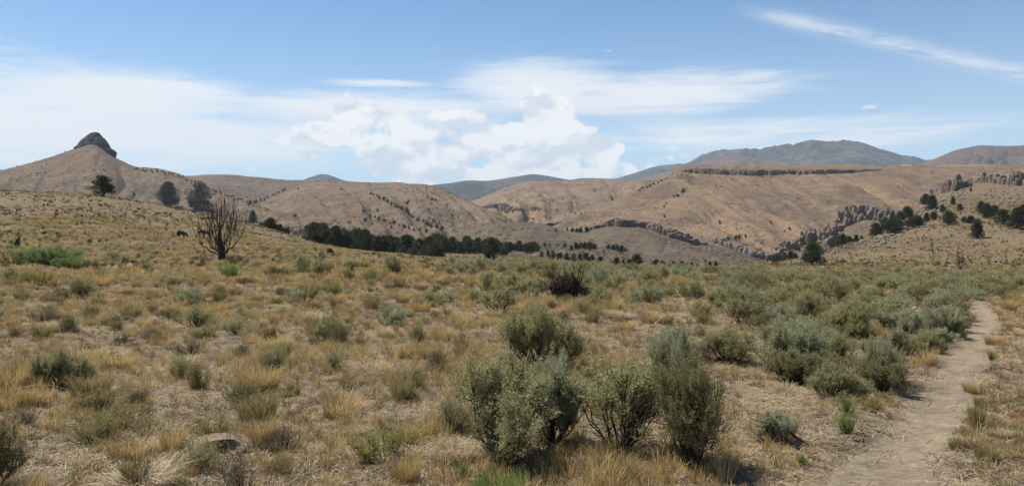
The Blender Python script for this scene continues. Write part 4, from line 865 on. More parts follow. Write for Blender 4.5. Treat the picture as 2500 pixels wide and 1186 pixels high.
jgroup(ridge, [JS, JS2], 'tiny dark bush on the descending ridge right of the butte', 'bushes along the butte ridge', 1.2)
def woods(label, group, ulist, tops, dr, forms, wmul=1.0):
    for u in ulist:
        d = random.uniform(*dr); vt = float(np.interp(u, [t[0] for t in tops], [t[1] for t in tops]))+random.choice([-2, 2, 7, 12, 17])+random.uniform(-2, 3); x, y, _ = W(u, 0, d); z = gz(x, y)
        zt = EYE-(vt-HY)/F*d; h = min(max(zt-z, 2.6), 8.5); k = random.choice(forms); sc = h/k.H; sw = sc*random.uniform(1.0, 1.35)*wmul*(0.8 if h > 6 else 1.0)
        k.put((x, y, z), random.uniform(0, 6.28), (sw, sw, sc), label, group)
woods('juniper in the long dark belt behind the left hill', 'junipers in the long belt', np.arange(752, 1066, 6.2)+R.uniform(-3, 3, len(np.arange(752, 1066, 6.2))), [(745, 556), (775, 541), (800, 556), (860, 561), (920, 570), (950, 578), (985, 578), (1060, 583)], (188, 250), [J[0], J[2], J[4], J[0], J[2]])
woods('juniper in the dark clump at the left start of the tree belt', 'junipers at the left start of the belt', [640, 650, 660, 672, 684, 694], [(630, 548), (665, 534), (700, 544)], (200, 225), [J[0], J[2], JG])
woods('juniper in the right half of the belt, past the open brown bank', 'junipers in the right half of the belt', np.arange(1062, 1302, 7.0), [(1060, 572), (1120, 578), (1200, 586), (1260, 592), (1300, 592)], (285, 345), [J[0], J[2], J[4]])
woods('grey bare tree among the junipers of the dark belt', 'grey trees in the belt', [1015, 1035, 1048, 985], [(985, 592), (1050, 596)], (180, 190), [JG])

# ------------------------------------------------------------------ dead trees and stumps
def dead_tree():
    rg = np.random.default_rng(5); tb = TB(); H = 4.6; Wd = 3.6
    trunk = np.array([[0, 0, -0.2], [0.02, 0, 0.35], [0.0, 0.02, 0.8], [-0.08, 0, 1.3], [-0.16, 0.02, 1.9], [-0.10, 0, 2.5]]); tb.tube(trunk, [0.36, 0.27, 0.23, 0.19, 0.14, 0.11], 9)
    lb = TB()
    def limb(t, az, reach, top, r, n=11):
        i = t*5; a = int(i); p = trunk[a]*(1-(i-a))+trunk[min(a+1, 5)]*(i-a); hx, hy = math.cos(az), math.sin(az)
        P = bez(p, p+np.array([hx*reach*0.80, hy*reach*0.80, (top-p[2])*0.30]), np.array([hx*reach, hy*reach, top]), n); P[1:] += rg.normal(size=(n-1, 3))*0.055
        lb.tube(P, np.linspace(r, r*0.22, n), 5)
        for k in range(rg.integers(4, 7)):
            j = rg.integers(4, n-1); d = unit(unit(P[j+1]-P[j-1])*0.5+rg.normal(size=3)*0.5+np.array([0, 0, 0.8])); grow(lb, P[j], d, rg.uniform(0.5, 1.1), r*0.28, 2, rg, 0.55, 0.42, 0.62, (1, 3), 0.12, 0.006)
    for i in range(15):
        az = i*2.399+0.3; reach = rg.uniform(0.5, 1.0)*Wd/2*(0.55 if i % 3 == 0 else 1.0); top = H*(1-0.42*(reach/(Wd/2))**2)*rg.uniform(0.86, 1.0); limb(rg.uniform(0.16, 0.75), az, reach, top, rg.uniform(0.034, 0.060))
    for az, reach, top in ((3.05, 1.75, 3.0), (0.1, 1.75, 3.1), (3.3, 1.9, 2.2), (0.0, 1.2, 3.9), (3.14, 0.9, 4.0)): limb(0.3, az, reach, top, 0.062)
    limb(0.98, 1.2, 0.15, 4.4, 0.08); limb(0.98, 3.0, 0.45, 4.2, 0.07); limb(0.98, 0.0, 0.55, 4.1, 0.07)
    h = ray(541, 642)[0]; sc = 158*h.y/F/4.6; root = empty('dead_tree', tuple(h), 0, (sc*0.98, sc*0.98, sc)); tag(root, 'bare black burnt tree with a fan of upswept branches on the left flat', 'dead tree')
    add_obj('trunk', tb.mesh('trunk', M['burnt']), root); add_obj('branches', lb.mesh('branches', M['deadwood']), root)
dead_tree()
def snag(name, cat, u, v, hpx, seed, mat, label, H=1.0, tilt=(0, 0), rz=0, group=None, **kw):
    me = make_snag(name, seed, M[mat], H=H, **kw); p = ray(u, v)[0]; o = add_obj(name, me, None, tuple(p)); s = hpx*p.y/F/H; o.scale = (s,)*3; o.rotation_euler = (tilt[0], tilt[1], rz); tag(o, label, cat, group); return o
snag('leafless_tree', 'leafless tree', 2346, 662, 56, 71, 'deadwood', 'leafless forked grey tree standing in front of the right slope', H=3.2, Wd=2.8, n=5, r=0.055, depth=4, up=0.3, rmin=0.010)
snag('leafless_tree', 'leafless tree', 2280, 626, 46, 72, 'deadwood', 'thin leaning leafless tree left of the forked grey one', H=3.0, Wd=1.2, n=3, r=0.045, depth=3, tilt=(0, -0.22), rmin=0.010)
snag('leafless_tree', 'leafless tree', 325, 486, 26, 73, 'deadwood', 'sparse leafless tree on the left hill crest between the junipers', H=2.2, Wd=2.6, n=6, r=0.04, depth=3, rmin=0.012)
for i, (u, vt) in enumerate([(705, 545), (716, 550), (728, 552), (738, 553), (722, 556)]):
    d = 186+3*i; x, y, _ = W(u, 0, d); z = gz(x, y); me = make_snag('leafless_tree', 80+i, M['greywood'] if i % 2 else M['deadwood'], H=3.0, Wd=2.6, n=7, r=0.04, depth=3, rmin=0.014)
    o = add_obj('leafless_tree', me, None, (x, y, z)); h = max(EYE-(vt-HY)/F*d-z, 2.0)/2.6; o.scale = (h, h, h); tag(o, 'grey leafless tree in the pale gap of the tree belt', 'leafless tree', 'leafless trees in the gap of the belt')
snag('burnt_snag', 'burnt snag', 40, 608, 62, 90, 'burnt', 'short charred trunk stub beside the bright green willow, far left', H=1.0, Wd=0.25, n=2, r=0.09, depth=1, tilt=(0, -0.12))
snag('burnt_snag', 'burnt snag', 856, 684, 56, 91, 'burnt', 'black forked burnt shrub skeleton left of centre', H=1.0, Wd=0.9, n=4, r=0.065, depth=2)
snag('burnt_snag', 'burnt snag', 724, 716, 30, 92, 'burnt', 'small black burnt stub beside a yellow-green bush', H=0.6, Wd=0.25, n=2, r=0.07, depth=1)
snag('burnt_snag', 'burnt snag', 34, 716, 22, 93, 'burnt', 'little dark forked stub on bare soil at the far left', H=0.6, Wd=0.6, n=3, r=0.03, depth=1)
for i, (u, v, h) in enumerate([(408, 652, 26), (416, 652, 18), (425, 652, 14), (272, 660, 28), (1280, 770, 30), (1672, 740, 16), (1905, 738, 26)]):
    snag('burnt_stick', 'burnt stick', u, v, h, 94+i, 'burnt', ['tallest of three charred sticks near the leafless tree', 'middle of three charred sticks near the leafless tree', 'shortest of three charred sticks near the leafless tree', 'lone charred upright stick right of the green willow', 'thin dark dead stick standing in russet grass at the centre', 'short dark stick among olive bushes right of centre', 'small forked dark stick on golden grass inside the sagebrush belt'][i], H=0.6, Wd=0.15, n=2, r=0.022, depth=1)
# fallen burnt juniper at the centre: black root mass, branches reaching up to the left and right
def fallen():
    p = ray(1385, 728)[0]; s = p.y/F; root = empty('fallen_burnt_tree', tuple(p)); tag(root, 'fallen black burnt juniper with bare branches sticking up, at the centre', 'fallen tree')
    rg = np.random.default_rng(17); tb = TB()
    for i in range(110):
        a = rg.uniform(0, 6.28); grow(tb, np.array([rg.normal()*20*s, rg.normal()*12*s, rg.uniform(-2, 26)*s]), unit(np.array([math.cos(a)*0.7, math.sin(a)*0.5, rg.uniform(0.3, 1.2)])), rg.uniform(18, 34)*s, 1.9*s, 2, rg, 0.15, 0.7, 0.6, (2, 4), 0.22, 0.35*s)
    add_obj('root_mass', tb.mesh('root_mass', M['burnt']), root); tb = TB()
    cc = rg.normal(size=(26, 3))*np.array([24, 12, 9])*s+np.array([2, 0, 26])*s
    add_obj('withered_foliage', clump_leaves('withered_foliage', M['dark_withered'], cc, np.full(26, 9*s), 60, 5*s, rg), root)
    base = np.array([14, 6, 22])*s
    for tip, r in (((-58, 0, 92), 1.2), ((-44, 8, 104), 1.0), ((36, -4, 118), 1.4), ((50, 0, 110), 1.2), ((18, 6, 100), 1.0), ((-90, 0, 58), 1.0), ((-8, 6, 88), 0.8)):
        tip = np.array(tip)*s; P = bez(base, base+(tip-base)*np.array([0.65, 0.65, 0.15]), tip, 9); P[1:] += rg.normal(size=(8, 3))*1.4*s; tb.tube(P, np.linspace(r*1.25*s, 0.35*s, 9), 5)
        for k in range(5): j = rg.integers(3, 8); grow(tb, P[j], unit(unit(P[j+1]-P[j])+rg.normal(size=3)*0.5), 20*s, 0.6*s, 1, rg, 0.2, 0.5, 0.6, (1, 3), 0.12, 0.3*s)
    add_obj('branches', tb.mesh('branches', M['burnt']), root)
fallen()
def loose(name, cat, label, u, v, pts, r, mat, twigs=3, seed=0):
    p = ray(u, v)[0]; s = p.y/F; rg = np.random.default_rng(seed); tb = TB(); P = np.array(pts, float)*s; t = np.linspace(0, len(P)-1, 10); Q = np.stack([np.interp(t, range(len(P)), P[:, i]) for i in range(3)], -1); Q[1:-1] += rg.normal(size=(8, 3))*0.8*s
    tb.tube(Q, np.linspace(r*s, r*0.4*s, 10), 5)
    for k in range(twigs): j = rg.integers(2, 9); grow(tb, Q[j], unit(unit(Q[j+1 if j < 9 else 9]-Q[j-1])+rg.normal(size=3)*0.6), np.linalg.norm(P[-1]-P[0])*0.4, r*0.45*s, 1, rg, 0.05, 0.5, 0.6, (1, 2), 0.1, 0.3*s)
    o = add_obj(name, tb.mesh(name, M[mat]), None, tuple(p)); tag(o, label, cat)
loose('dead_branch', 'dead branch', 'bleached forked branch poking out of the sagebrush right of centre', 1594, 806, [(0, 0, 5), (-12, 0, 22), (-18, 4, 40), (-33, 2, 50)], 1.5, 'palewood', 4, 1)
loose('dead_branch', 'dead branch', 'second bleached branch leaning right beside the forked one', 1598, 800, [(0, 0, 5), (12, 2, 20), (26, 4, 32)], 1.2, 'palewood', 3, 2)
loose('dead_branch', 'dead branch', 'dark fallen sagebrush limb leaning on the ground left of the track', 1925, 1092, [(50, -2, 4), (20, 4, 26), (-20, 14, 50), (-55, 20, 58)], 4.2, 'bark', 7, 3)
loose('dead_branch', 'dead branch', 'thin pale twig crossing the dark base of the big front sagebrush', 1240, 1075, [(-30, -60, 25), (0, -60, 26), (28, -60, 24)], 1.1, 'palewood', 0, 4)
loose('dead_branch', 'dead branch', 'pale curved branch lying in the grass at the lower left', 60, 955, [(-40, 0, 3), (10, 10, 12), (60, 14, 14), (100, 4, 4)], 1.4, 'palewood', 4, 5)
loose('dead_branch', 'dead branch', 'short dark branch lying on the strip right of the track', 2440, 905, [(-35, 0, 3), (0, 4, 6), (34, 0, 3)], 2.0, 'bark', 5, 6)

# ------------------------------------------------------------------ foreground plants one by one
for k, u, v, h, w, lab in [
    (HS[0], 1225, 1125, 290, 335, 'big grey-green sagebrush at the bottom centre, leftmost of the front three'),
    (HS[3], 1345, 1085, 225, 150, 'silvery sagebrush lobe pressed against the right side of the big front one'),
    (HS[0], 1310, 900, 172, 195, 'rounded silver-green sagebrush directly behind the big front one'),
    (HS[1], 1508, 1112, 262, 260, 'open sagebrush with black bare limbs, middle of the front three'),
    (HS[2], 1695, 1150, 320, 200, 'tall dense olive sagebrush, rightmost of the front three'),
    (HS[3], 1640, 985, 190, 140, 'grey sagebrush standing right behind the tall olive one'),
    (HS[1], 1560, 960, 90, 120, 'pale low sagebrush between the middle and right front ones'),
    (HS[3], 2150, 948, 128, 95, 'blue-grey sagebrush with a leaning dark stem nearest the track'),
    (HS[2], 1935, 940, 95, 110, 'dark olive sagebrush left of the blue-grey one by the track'),
    (HS[2], 2040, 935, 82, 105, 'low olive sagebrush between the dark one and the blue-grey one'),
    (HS[3], 1900, 1085, 85, 110, 'small silvery sagebrush sheltering under a fallen dark limb'),
    (HS[2], -35, 1215, 235, 170, 'dark green sagebrush cut off by the lower left edge of the photo'),
    (HS[0], 1780, 885, 95, 140, 'broad sagebrush over a dark hollow, right of the front group'),
    (HS[1], 2165, 800, 70, 85, 'umbrella-shaped sagebrush on one dark stem left of the track'),
    (HS[0], 2095, 830, 60, 80, 'rounded sagebrush just left of the umbrella-shaped one'),
    (HS[1], 1975, 780, 78, 95, 'sagebrush with a fan of visible stems in the belt'),
    (MS[4], 1262, 722, 80, 115, 'broad olive sagebrush with dark stems left of the fallen burnt tree'),
    (MS[1], 1300, 728, 62, 90, 'sagebrush wedged between the broad olive one and the burnt tree'),
    (MS[2], 1458, 704, 68, 82, 'pale sagebrush just right of the fallen burnt tree'),
    (MS[0], 1192, 718, 60, 40, 'narrow upright sagebrush left of the broad olive one'),
    (MS[0], 960, 672, 58, 58, 'upright sagebrush with dark stems, left of centre'),
    (MS[4], 742, 668, 62, 62, 'grey sagebrush with dark limbs right of the leafless tree'),
    (MS[1], 785, 678, 52, 60, 'spreading sagebrush touching the grey one right of the leafless tree'),
    (MS[2], 1130, 668, 40, 60, 'silvery sagebrush at the far edge of the grass, near the lone juniper'),
    (MS[3], 1168, 670, 42, 40, 'olive sagebrush beside the silvery one near the lone juniper'),
    (MS[3], 1345, 690, 50, 60, 'dark olive sagebrush behind the fallen burnt tree'),
    (WL, 118, 650, 62, 165, 'large bright green willow bush mass on the far left'),
    (WL, 62, 642, 40, 90, 'paler green willow bush at the left side of the large one'),
    (WL, 165, 662, 44, 95, 'grey-green willow bush in front of the large one'),
    (RB, 183, 662, 34, 56, 'yellow-green rabbitbrush at the right foot of the willow bushes'),
    (RB, 298, 640, 20, 34, 'small yellow-green dome of rabbitbrush left of the leafless tree'),
    (GS, 560, 682, 42, 80, 'fresh green shrub in front of the leafless tree trunk'),
    (RB, 95, 700, 44, 62, 'rabbitbrush on the left flat below the willows'),
    (OL, 200, 720, 42, 62, 'olive shrub with pale twigs below the willows'),
    (RB, 748, 738, 52, 62, 'yellow-green rabbitbrush beside the small burnt stub'),
    (GS, 818, 724, 34, 40, 'bright green rabbitbrush clump right of the burnt stub'),
    (RB, 893, 660, 26, 34, 'bright green shrub right of the burnt skeleton'),
    (RB, 905, 690, 40, 60, 'dome of olive-green rabbitbrush below the burnt skeleton'),
    (OL2, 970, 706, 34, 62, 'low golden-olive shrub under the upright sagebrush'),
    (OL2, 915, 770, 52, 60, 'yellow-green leaning shrub in the middle of the meadow'),
    (OL, 822, 842, 62, 62, 'dark olive shrub with a black base in the mid meadow'),
    (OL, 1018, 840, 58, 48, 'dark brown-olive shrub left of the big sagebrushes'),
    (GR, 678, 905, 70, 95, 'grey-green low shrub in the left meadow'),
    (GR, 828, 905, 55, 78, 'dull grey shrub right of the low grey-green one'),
    (OL, 165, 812, 58, 55, 'shrub with yellow flowers and a dark base, left meadow'),
    (RBF, 172, 800, 26, 30, 'patch of small yellow flowers on the left meadow shrub'),
    (OL, 535, 742, 40, 50, 'dark green shrub in golden grass below the leafless tree'),
    (OL, 70, 690, 34, 44, 'green-brown shrub at the far left below the willows'),
    (OL2, 380, 840, 34, 46, 'short yellow-green tuft on white stones, left meadow'),
    (OL2, 480, 955, 92, 60, 'tall yellow-green grassy shrub above the burrow'),
    (OL, 340, 985, 48, 78, 'flat olive shrub in the lower left meadow'),
    (OL, 1070, 905, 68, 60, 'little shrub on one dark stem left of the big front sagebrush'),
    (GS, 2068, 1066, 62, 76, 'bright green rabbitbrush nearest the track edge'),
    (GS, 2065, 1014, 54, 62, 'yellow-green rabbitbrush just behind the brightest one'),
    (RB, 2130, 1005, 36, 50, 'faded rabbitbrush right of the bright green pair'),
    (GS, 1957, 1140, 34, 34, 'tiny dark green bush at the lower right near the track'),
    (RB, 2350, 830, 26, 32, 'small green bush on the grassy edge left of the track'),
    (GS, 2420, 880, 26, 36, 'dark green bush in the strip right of the track'),
    (GS, 1130, 1180, 60, 60, 'yellow-green shrub in front of the middle front sagebrush'),
    (BR, 1950, 850, 40, 80, 'grey withered bush under the sagebrush belt edge'),
    (BR, 660, 1110, 52, 90, 'dark withered tangle right of the burrow'),
    (BR, 1130, 860, 34, 50, 'grey dead clump left of the rounded silver-green sagebrush')]:
    k.at(u, v, h, lab, wpx=w)
for k, u, v, h, w, lab in [
    (TG, 185, 925, 100, 135, 'largest golden rounded grass tussock in the left meadow'), (TG, 30, 950, 80, 110, 'golden tussock cut by the left edge of the photo'),
    (TS, 115, 812, 44, 78, 'grey-white drooping tussock above the golden one'), (TO, 2340, 1104, 50, 64, 'green and orange grass tuft growing in the track edge at the lower right'),
    (TO, 2385, 1052, 90, 52, 'tall golden-green grass beside the track'), (TG, 640, 1095, 110, 110, 'tall golden grass right of the burrow mouth'),
    (TG, 420, 1100, 70, 80, 'golden grass left of the burrow mouth'), (TS, 1110, 1130, 90, 150, 'pale straw tussock at the left foot of the big front sagebrush'),
    (TG, 250, 700, 34, 55, 'golden bush-like grass clump right of the rabbitbrush, left meadow'), (TG, 1080, 835, 50, 66, 'golden clump left of the rounded silver-green sagebrush'),
    (TG, 2010, 790, 46, 60, 'pale golden grass patch inside the sagebrush belt'), (TS, 1080, 870, 36, 60, 'white-grey matted tussock near the one-stemmed shrub'),
    (TO, 2412, 1130, 60, 70, 'orange-green grass clump on the strip right of the track, near the bottom edge'), (TG, 2370, 960, 40, 50, 'golden tuft on the right edge of the track'), (TG, 2425, 840, 30, 60, 'green-gold grass patch at the top of the strip right of the track'), (TS, 2440, 1070, 40, 70, 'straw tussock on the reddish ground at the right edge'), (TG, 1580, 735, 34, 50, 'orange-gold grass clump behind the bleached branches'), (TO, 1520, 1180, 70, 110, 'yellow-green grass in front of the middle front sagebrush'),
    (TG, 990, 1180, 100, 110, 'golden grass clump at the bottom edge beside the pale layered stone'), (TO, 330, 1185, 100, 90, 'olive-gold grass clump at the bottom edge, lower left'),
    (TV, 1220, 1222, 78, 150, 'vivid green plant cut by the bottom edge below the big sagebrush'), (TO, 2395, 1000, 44, 44, 'small orange-green tuft in the strip right of the track')]:
    k.at(u, v, h, lab, wpx=w)

# ------------------------------------------------------------------ stones, burrow, cattle
def soil_mat():
    m, T = new_mat('burrow_soil'); p = T.node('ShaderNodeNewGeometry').outputs['Position']; n = T.noise(p, 30.0, 6, 0.7)
    finish(T, T.mix(T.step(n, 0.35, 0.65), (0.235, 0.18, 0.13), (0.165, 0.125, 0.09)), 0.95, n, 0.8, 0.02); return m
M['soil'] = soil_mat(); M['stone'] = rock_mat('pale_stone', (0.42, 0.37, 0.31), (0.33, 0.285, 0.235), (0.52, 0.47, 0.40), 6.0, 0.02); M['stone_dark'] = rock_mat('brown_stone', (0.12, 0.085, 0.07), (0.08, 0.06, 0.05), (0.17, 0.12, 0.09), 6.0, 0.02)
def burrow():
    p = ray(540, 1100)[0]; s = p.y/F; root = empty('burrow_mound', tuple(p)); tag(root, 'grey dirt mound with a dark burrow hole in the lower left grass', 'burrow')
    nu, nv = 56, 26; th = np.arange(nu)*2*math.pi/nu; ph = np.linspace(0.02, 1.75, nv)
    T_, P_ = np.meshgrid(th, ph); D = np.stack([np.sin(P_)*np.cos(T_), np.sin(P_)*np.sin(T_), np.cos(P_)], -1); hd = unit(np.array([0.30, -0.80, 0.60])); c = D@hd
    r = 1+0.10*fbm(D[..., 0]*3, D[..., 1]*3, D[..., 2]*3, 4, 5); k = np.clip((c-0.905+0.02*fbm(D[..., 0]*6, D[..., 1]*6, D[..., 2]*6, 2, 8))/0.03, 0, 1); r = r*(1-0.85*k)+0.06*np.clip(1-np.abs(c-0.87)/0.05, 0, 1)
    V = D*r[..., None]*np.array([92, 80, 40])*s; i = np.arange(nv-1)[:, None]*nu; j = np.arange(nu)[None]; Q = np.stack([i+j, i+nu+j, i+nu+(j+1) % nu, i+(j+1) % nu], -1).reshape(-1, 4)
    add_obj('mound', mesh_np('mound', V.reshape(-1, 3), Q, M['soil'], True), root)
burrow()
def layered():
    p = ray(968, 1130)[0]; s = p.y/F; root = empty('layered_stone', tuple(p), 0.3); tag(root, 'pale weathered stone split into thin layers at the bottom left of centre', 'stone')
    for i in range(6):
        o = add_obj('stone_slab', stone_mesh('stone_slab', 200+i, M['stone'], 14, 8, 0.28, 0.35, True), root, ((i % 3-1)*3*s, (i-2.5)*7*s, (2+i*4.6)*s)); o.scale = ((46-4*abs(i-2))*s, 26*s, 26*s); o.rotation_euler = (0.25, 0.05*i, 0.3*i)
layered()
STN = [stone_mesh('stone', 210+i, M['stone'], 12, 8, 0.6, 0.3, True) for i in range(3)]; STD = [stone_mesh('stone', 220+i, M['stone_dark'], 12, 8, 0.6, 0.3, True) for i in range(3)]
for u, v, w, ms, lab in [(2146, 1052, 22, STN, 'small pale stone lying on the left edge of the track'), (290, 836, 34, STN, 'larger of the white stones in the left meadow'), (318, 832, 22, STN, 'smaller white stone beside the larger one in the left meadow'), (1142, 742, 12, STN, 'little pale stone near the grey bushes at the centre'),
                         (291, 672, 12, STD, 'dark brown lump on dry grass below the willows'), (2235, 754, 14, STN, 'pinkish stone under the sagebrush left of the track'), (1535, 645, 10, STN, 'far pale stone')][:6]:
    p = ray(u, v)[0]; s = w*p.y/F; o = add_obj('stone', ms[int(u) % 3], None, (p.x, p.y, p.z+0.12*s)); o.scale = (s,)*3; o.rotation_euler = (0, 0, u); tag(o, lab, 'stone')
def cow_mesh(name, mat):
    # grazing: x forward, z up, metres
    J_ = {'rump': (-0.72, 0, 1.22), 'hip': (-0.5, 0, 1.16), 'mid': (0.0, 0, 1.06), 'sho': (0.48, 0, 1.12), 'neck': (0.82, 0, 1.0), 'poll': (1.12, 0, 0.58), 'muz': (1.30, 0, 0.22),
          'tail': (-0.86, 0, 1.15), 'tail2': (-0.90, 0, 0.6)}
    R_ = {'rump': .24, 'hip': .33, 'mid': .38, 'sho': .33, 'neck': .20, 'poll': .145, 'muz': .085, 'tail': .05, 'tail2': .035}
    E_ = [('mid', 'hip'), ('hip', 'rump'), ('rump', 'tail'), ('tail', 'tail2'), ('mid', 'sho'), ('sho', 'neck'), ('neck', 'poll'), ('poll', 'muz')]
    for sgn, s in ((-1, 'l'), (1, 'r')):
        for nm, pts, par in (('h', [(-0.60, .20, .86, .20), (-0.52, .20, .60, .11), (-0.70, .20, .42, .075), (-0.66, .20, .04, .06)], 'hip'), ('f', [(0.48, .18, .78, .16), (0.50, .18, .45, .08), (0.50, .18, .22, .06), (0.52, .18, .03, .06)], 'sho')):
            prev = par
            for i, (x, y, z, r) in enumerate(pts): n = nm+s+str(i); J_[n] = (x, y*sgn, z); R_[n] = r; E_.append((prev, n)); prev = n
        J_['ear'+s] = (1.04, 0.24*sgn, 0.66); R_['ear'+s] = .045; E_.append(('poll', 'ear'+s))
    ks_ = list(J_); me = bpy.data.meshes.new(name); me.from_pydata([J_[k] for k in ks_], [(ks_.index(a), ks_.index(b)) for a, b in E_], [])
    o = bpy.data.objects.new(name, me); COL.objects.link(o); md = o.modifiers.new('skin', 'SKIN'); md.use_smooth_shade = True
    for i, k in enumerate(ks_): me.skin_vertices[0].data[i].radius = (R_[k], R_[k]); me.skin_vertices[0].data[i].use_root = (k == 'mid')
    o.modifiers.new('sub', 'SUBSURF').levels = 1
    dg = bpy.context.evaluated_depsgraph_get(); res = bpy.data.meshes.new_from_object(o.evaluated_get(dg)); bpy.data.objects.remove(o); res.materials.clear(); res.materials.append(mat)
    res.polygons.foreach_set('use_smooth', np.ones(len(res.polygons), bool)); return res
def hide_mat(name, c):
    m, T = new_mat(name); n = T.noise(T.node('ShaderNodeNewGeometry').outputs['Position'], 3.0, 4, 0.6); finish(T, T.mix(n, c, tuple(x*1.6 for x in c)), 0.6, spec=0.3); return m
for u, v, h, c, rz, lab in [(443, 582, 20, (0.010, 0.009, 0.010), -0.15, 'black cow grazing with its head down on the left hillside'), (494, 578, 18, (0.030, 0.018, 0.014), 0.5, 'dark brown cow behind the branches of the leafless tree'), (806, 622, 17, (0.075, 0.020, 0.014), 1.2, 'red-brown cow seen end-on below the tree belt')]:
    p = ray(u, v)[0]; me = cow_mesh('cow', hide_mat('cow_hide', c)); o = add_obj('cow', me, None, (p.x, p.y, p.z-0.03)); s = h*p.y/F/1.45; o.scale = (s,)*3; o.rotation_euler = (0, 0, rz); tag(o, lab, 'cow')

# ------------------------------------------------------------------ scattered shrubs: the largest 300 of a kind are things, the rest cover
print('scatter')
def sample(n, d0, d1, pw, umin=-120, umax=2620, seed=0):
    """points on the near ground, density falling as depth**-pw"""
    rg = np.random.default_rng(seed); t = rg.uniform(0, 1, n); e = 2-pw
    d = (d0**e+t*(d1**e-d0**e))**(1/e) if abs(e) > 1e-6 else d0*(d1/d0)**t
    u = rg.uniform(umin, umax, n); return (u-CU)/F*d, d, u, rg
def vpix(X, Y): return HY-(ground_z(X, Y)-EYE)/Y*F
def visible_grid(X, Y):
    """rough: drop what stands well behind a crest"""
    keep = np.ones(len(X), bool); z = base_z(X, Y); s = (z+0.8-EYE)/Y
    for f in np.linspace(0.25, 0.97, 18): keep &= ((base_z(X*f, Y*f)-EYE)/(Y*f) < s+0.002)
    return keep
TAKEN = []
def thin(X, Y, rad):
    out = []; cell = {}
    for i in range(len(X)):
        r = rad[i]; c = (int(X[i]//2), int(Y[i]//2)); ok = True
        for a in (-1, 0, 1):
            for b in (-1, 0, 1):
                for (x, y, q) in cell.get((c[0]+a, c[1]+b), ()):
                    if (x-X[i])**2+(y-Y[i])**2 < (min(r, q))**2: ok = False; break
                if not ok: break
            if not ok: break
        if ok: cell.setdefault(c, []).append((X[i], Y[i], r)); out.append(i)
    return np.array(out)
def sage_density(u, v, X, Y):
    n = fbm(X*0.16, Y*0.16, 0, 3, 71); a = np.zeros(len(u))
    right = np.interp(v, [640, 700, 760, 860, 980, 1186], [1480, 1500, 1620, 1560, 1700, 1800]); fade = np.clip((u-right+120)/160, 0, 1)
    a = np.maximum(a, fade*np.clip((v-655)/10, 0, 1)*np.clip((1000-v)/120, 0, 1)*(0.40+1.0*n))
    a = np.maximum(a, np.clip((u-1750)/100, 0, 1)*np.clip((v-668)/8, 0, 1)*np.clip((860-v)/60, 0, 1)*(0.72+0.9*n))
    a = np.maximum(a, np.exp(-((v-625)/17)**2)*np.clip((760-u)/80, 0, 1)*(0.34+1.4*n))                       # foot of the left hill
    a = np.maximum(a, np.clip((u-1020)/80, 0, 1)*np.exp(-((v-662)/14)**2)*(0.5+0.9*n))
    a = np.maximum(a, np.clip((u-1350)/80, 0, 1)*np.exp(-((v-700)/60)**2)*(0.25+1.1*n))
    a = np.maximum(a, 0.035*(v < 980))
    return np.clip(a, 0, 1)*0.60
X, Y, u, rg = sample(14000, 8, 125, 1.0, seed=11); v = vpix(X, Y); p = sage_density(u, v, X, Y); rad = rg.uniform(0.5, 1.0, len(X))**1.2
tr = track_amt(X, Y); rightside = X > np.interp(Y, T1[:, 1], T1[:, 0])+0.2
ok = (rg.uniform(0, 1, len(X)) < p) & (tr < 0.02) & ~(rightside & (Y < 27)) & visible_grid(X, Y) & ~((v > 800) & (u > 1060) & (u < 1860)) 
X, Y, u, v, rad = (q[ok] for q in (X, Y, u, v, rad)); k = thin(X, Y, rad*0.95); X, Y, u, v, rad = (q[k] for q in (X, Y, u, v, rad))
size = np.clip(rad*rg.uniform(0.75, 1.1, len(X)), 0.38, 1.0)*np.where(u < 760, 0.95, 1.0)*np.interp(u, [0, 900, 1300, 2500], [0.85, 0.8, 0.92, 0.92]); order = np.argsort(-size/Y)
print('sage', len(X))
def sage_label(i, kd):
    hue = {0: 'grey-green', 1: 'grey-green', 2: 'silvery', 3: 'olive', 4: 'broad grey-green'}[kd]; sz = 'large' if size[i] > 0.85 else ('middling' if size[i] > 0.65 else 'small')
    if u[i] < 800: w = 'along the foot of the left hill'
    elif u[i] < 1350: w = 'on open grass left of the fallen tree'
    elif Y[i] < 17: w = 'behind and beside the front three bushes'
    elif Y[i] < 27 and u[i] > 1950: w = 'in the belt beside the track'
    elif Y[i] < 30: w = 'in the near middle of the belt'
    elif u[i] > 2000: w = 'in the far right of the belt'
    else: w = 'in the far middle of the belt'
    return '%s %s sagebrush %s' % (sz, hue, w)
for i in order[:280]:
    kd = int(R.choice(5, p=[.28, .2, .12, .26, .14])) if u[i] > 1200 else int(R.choice(5, p=[.22, .15, .18, .32, .13])); k_ = MS[kd]
    if Y[i] < 15: k_ = HS[{0: 0, 1: 1, 2: 3, 3: 2, 4: 0}[kd]]
    lab = sage_label(i, kd); s = size[i]/k_.H*0.9; k_.put((X[i], Y[i], gz0(X[i], Y[i])-0.02), R.uniform(0, 6.28), (s*R.uniform(0.95, 1.45), s*R.uniform(0.95, 1.35), s), lab, lab+' (alike)', (R.normal()*0.1, R.normal()*0.1))
farm = [merged(*SK('far_sage', 'x', 0.85, 1.1, 40+i, 'bark', m, stems=8, subs=4, plumes=5, leaves=9, L=0.08, lw=0.026, plume=0.13, bare=0.3).ms, 'far_sage') for i, m in enumerate(('sage', 'sage_silver', 'sage_olive', 'sage'))]
rest = order[280:]
spread('distant_sagebrush', 'sagebrush too far off to count at the back of the belt', 'sagebrush', farm, [(X[i], Y[i], gz0(X[i], Y[i])-0.02) for i in rest], R.choice(4, len(rest), p=[.3, .15, .33, .22]), R.uniform(0, 6.28, len(rest)), size[rest]/0.85*0.95)
SX, SY, SR = X, Y, size*0.35
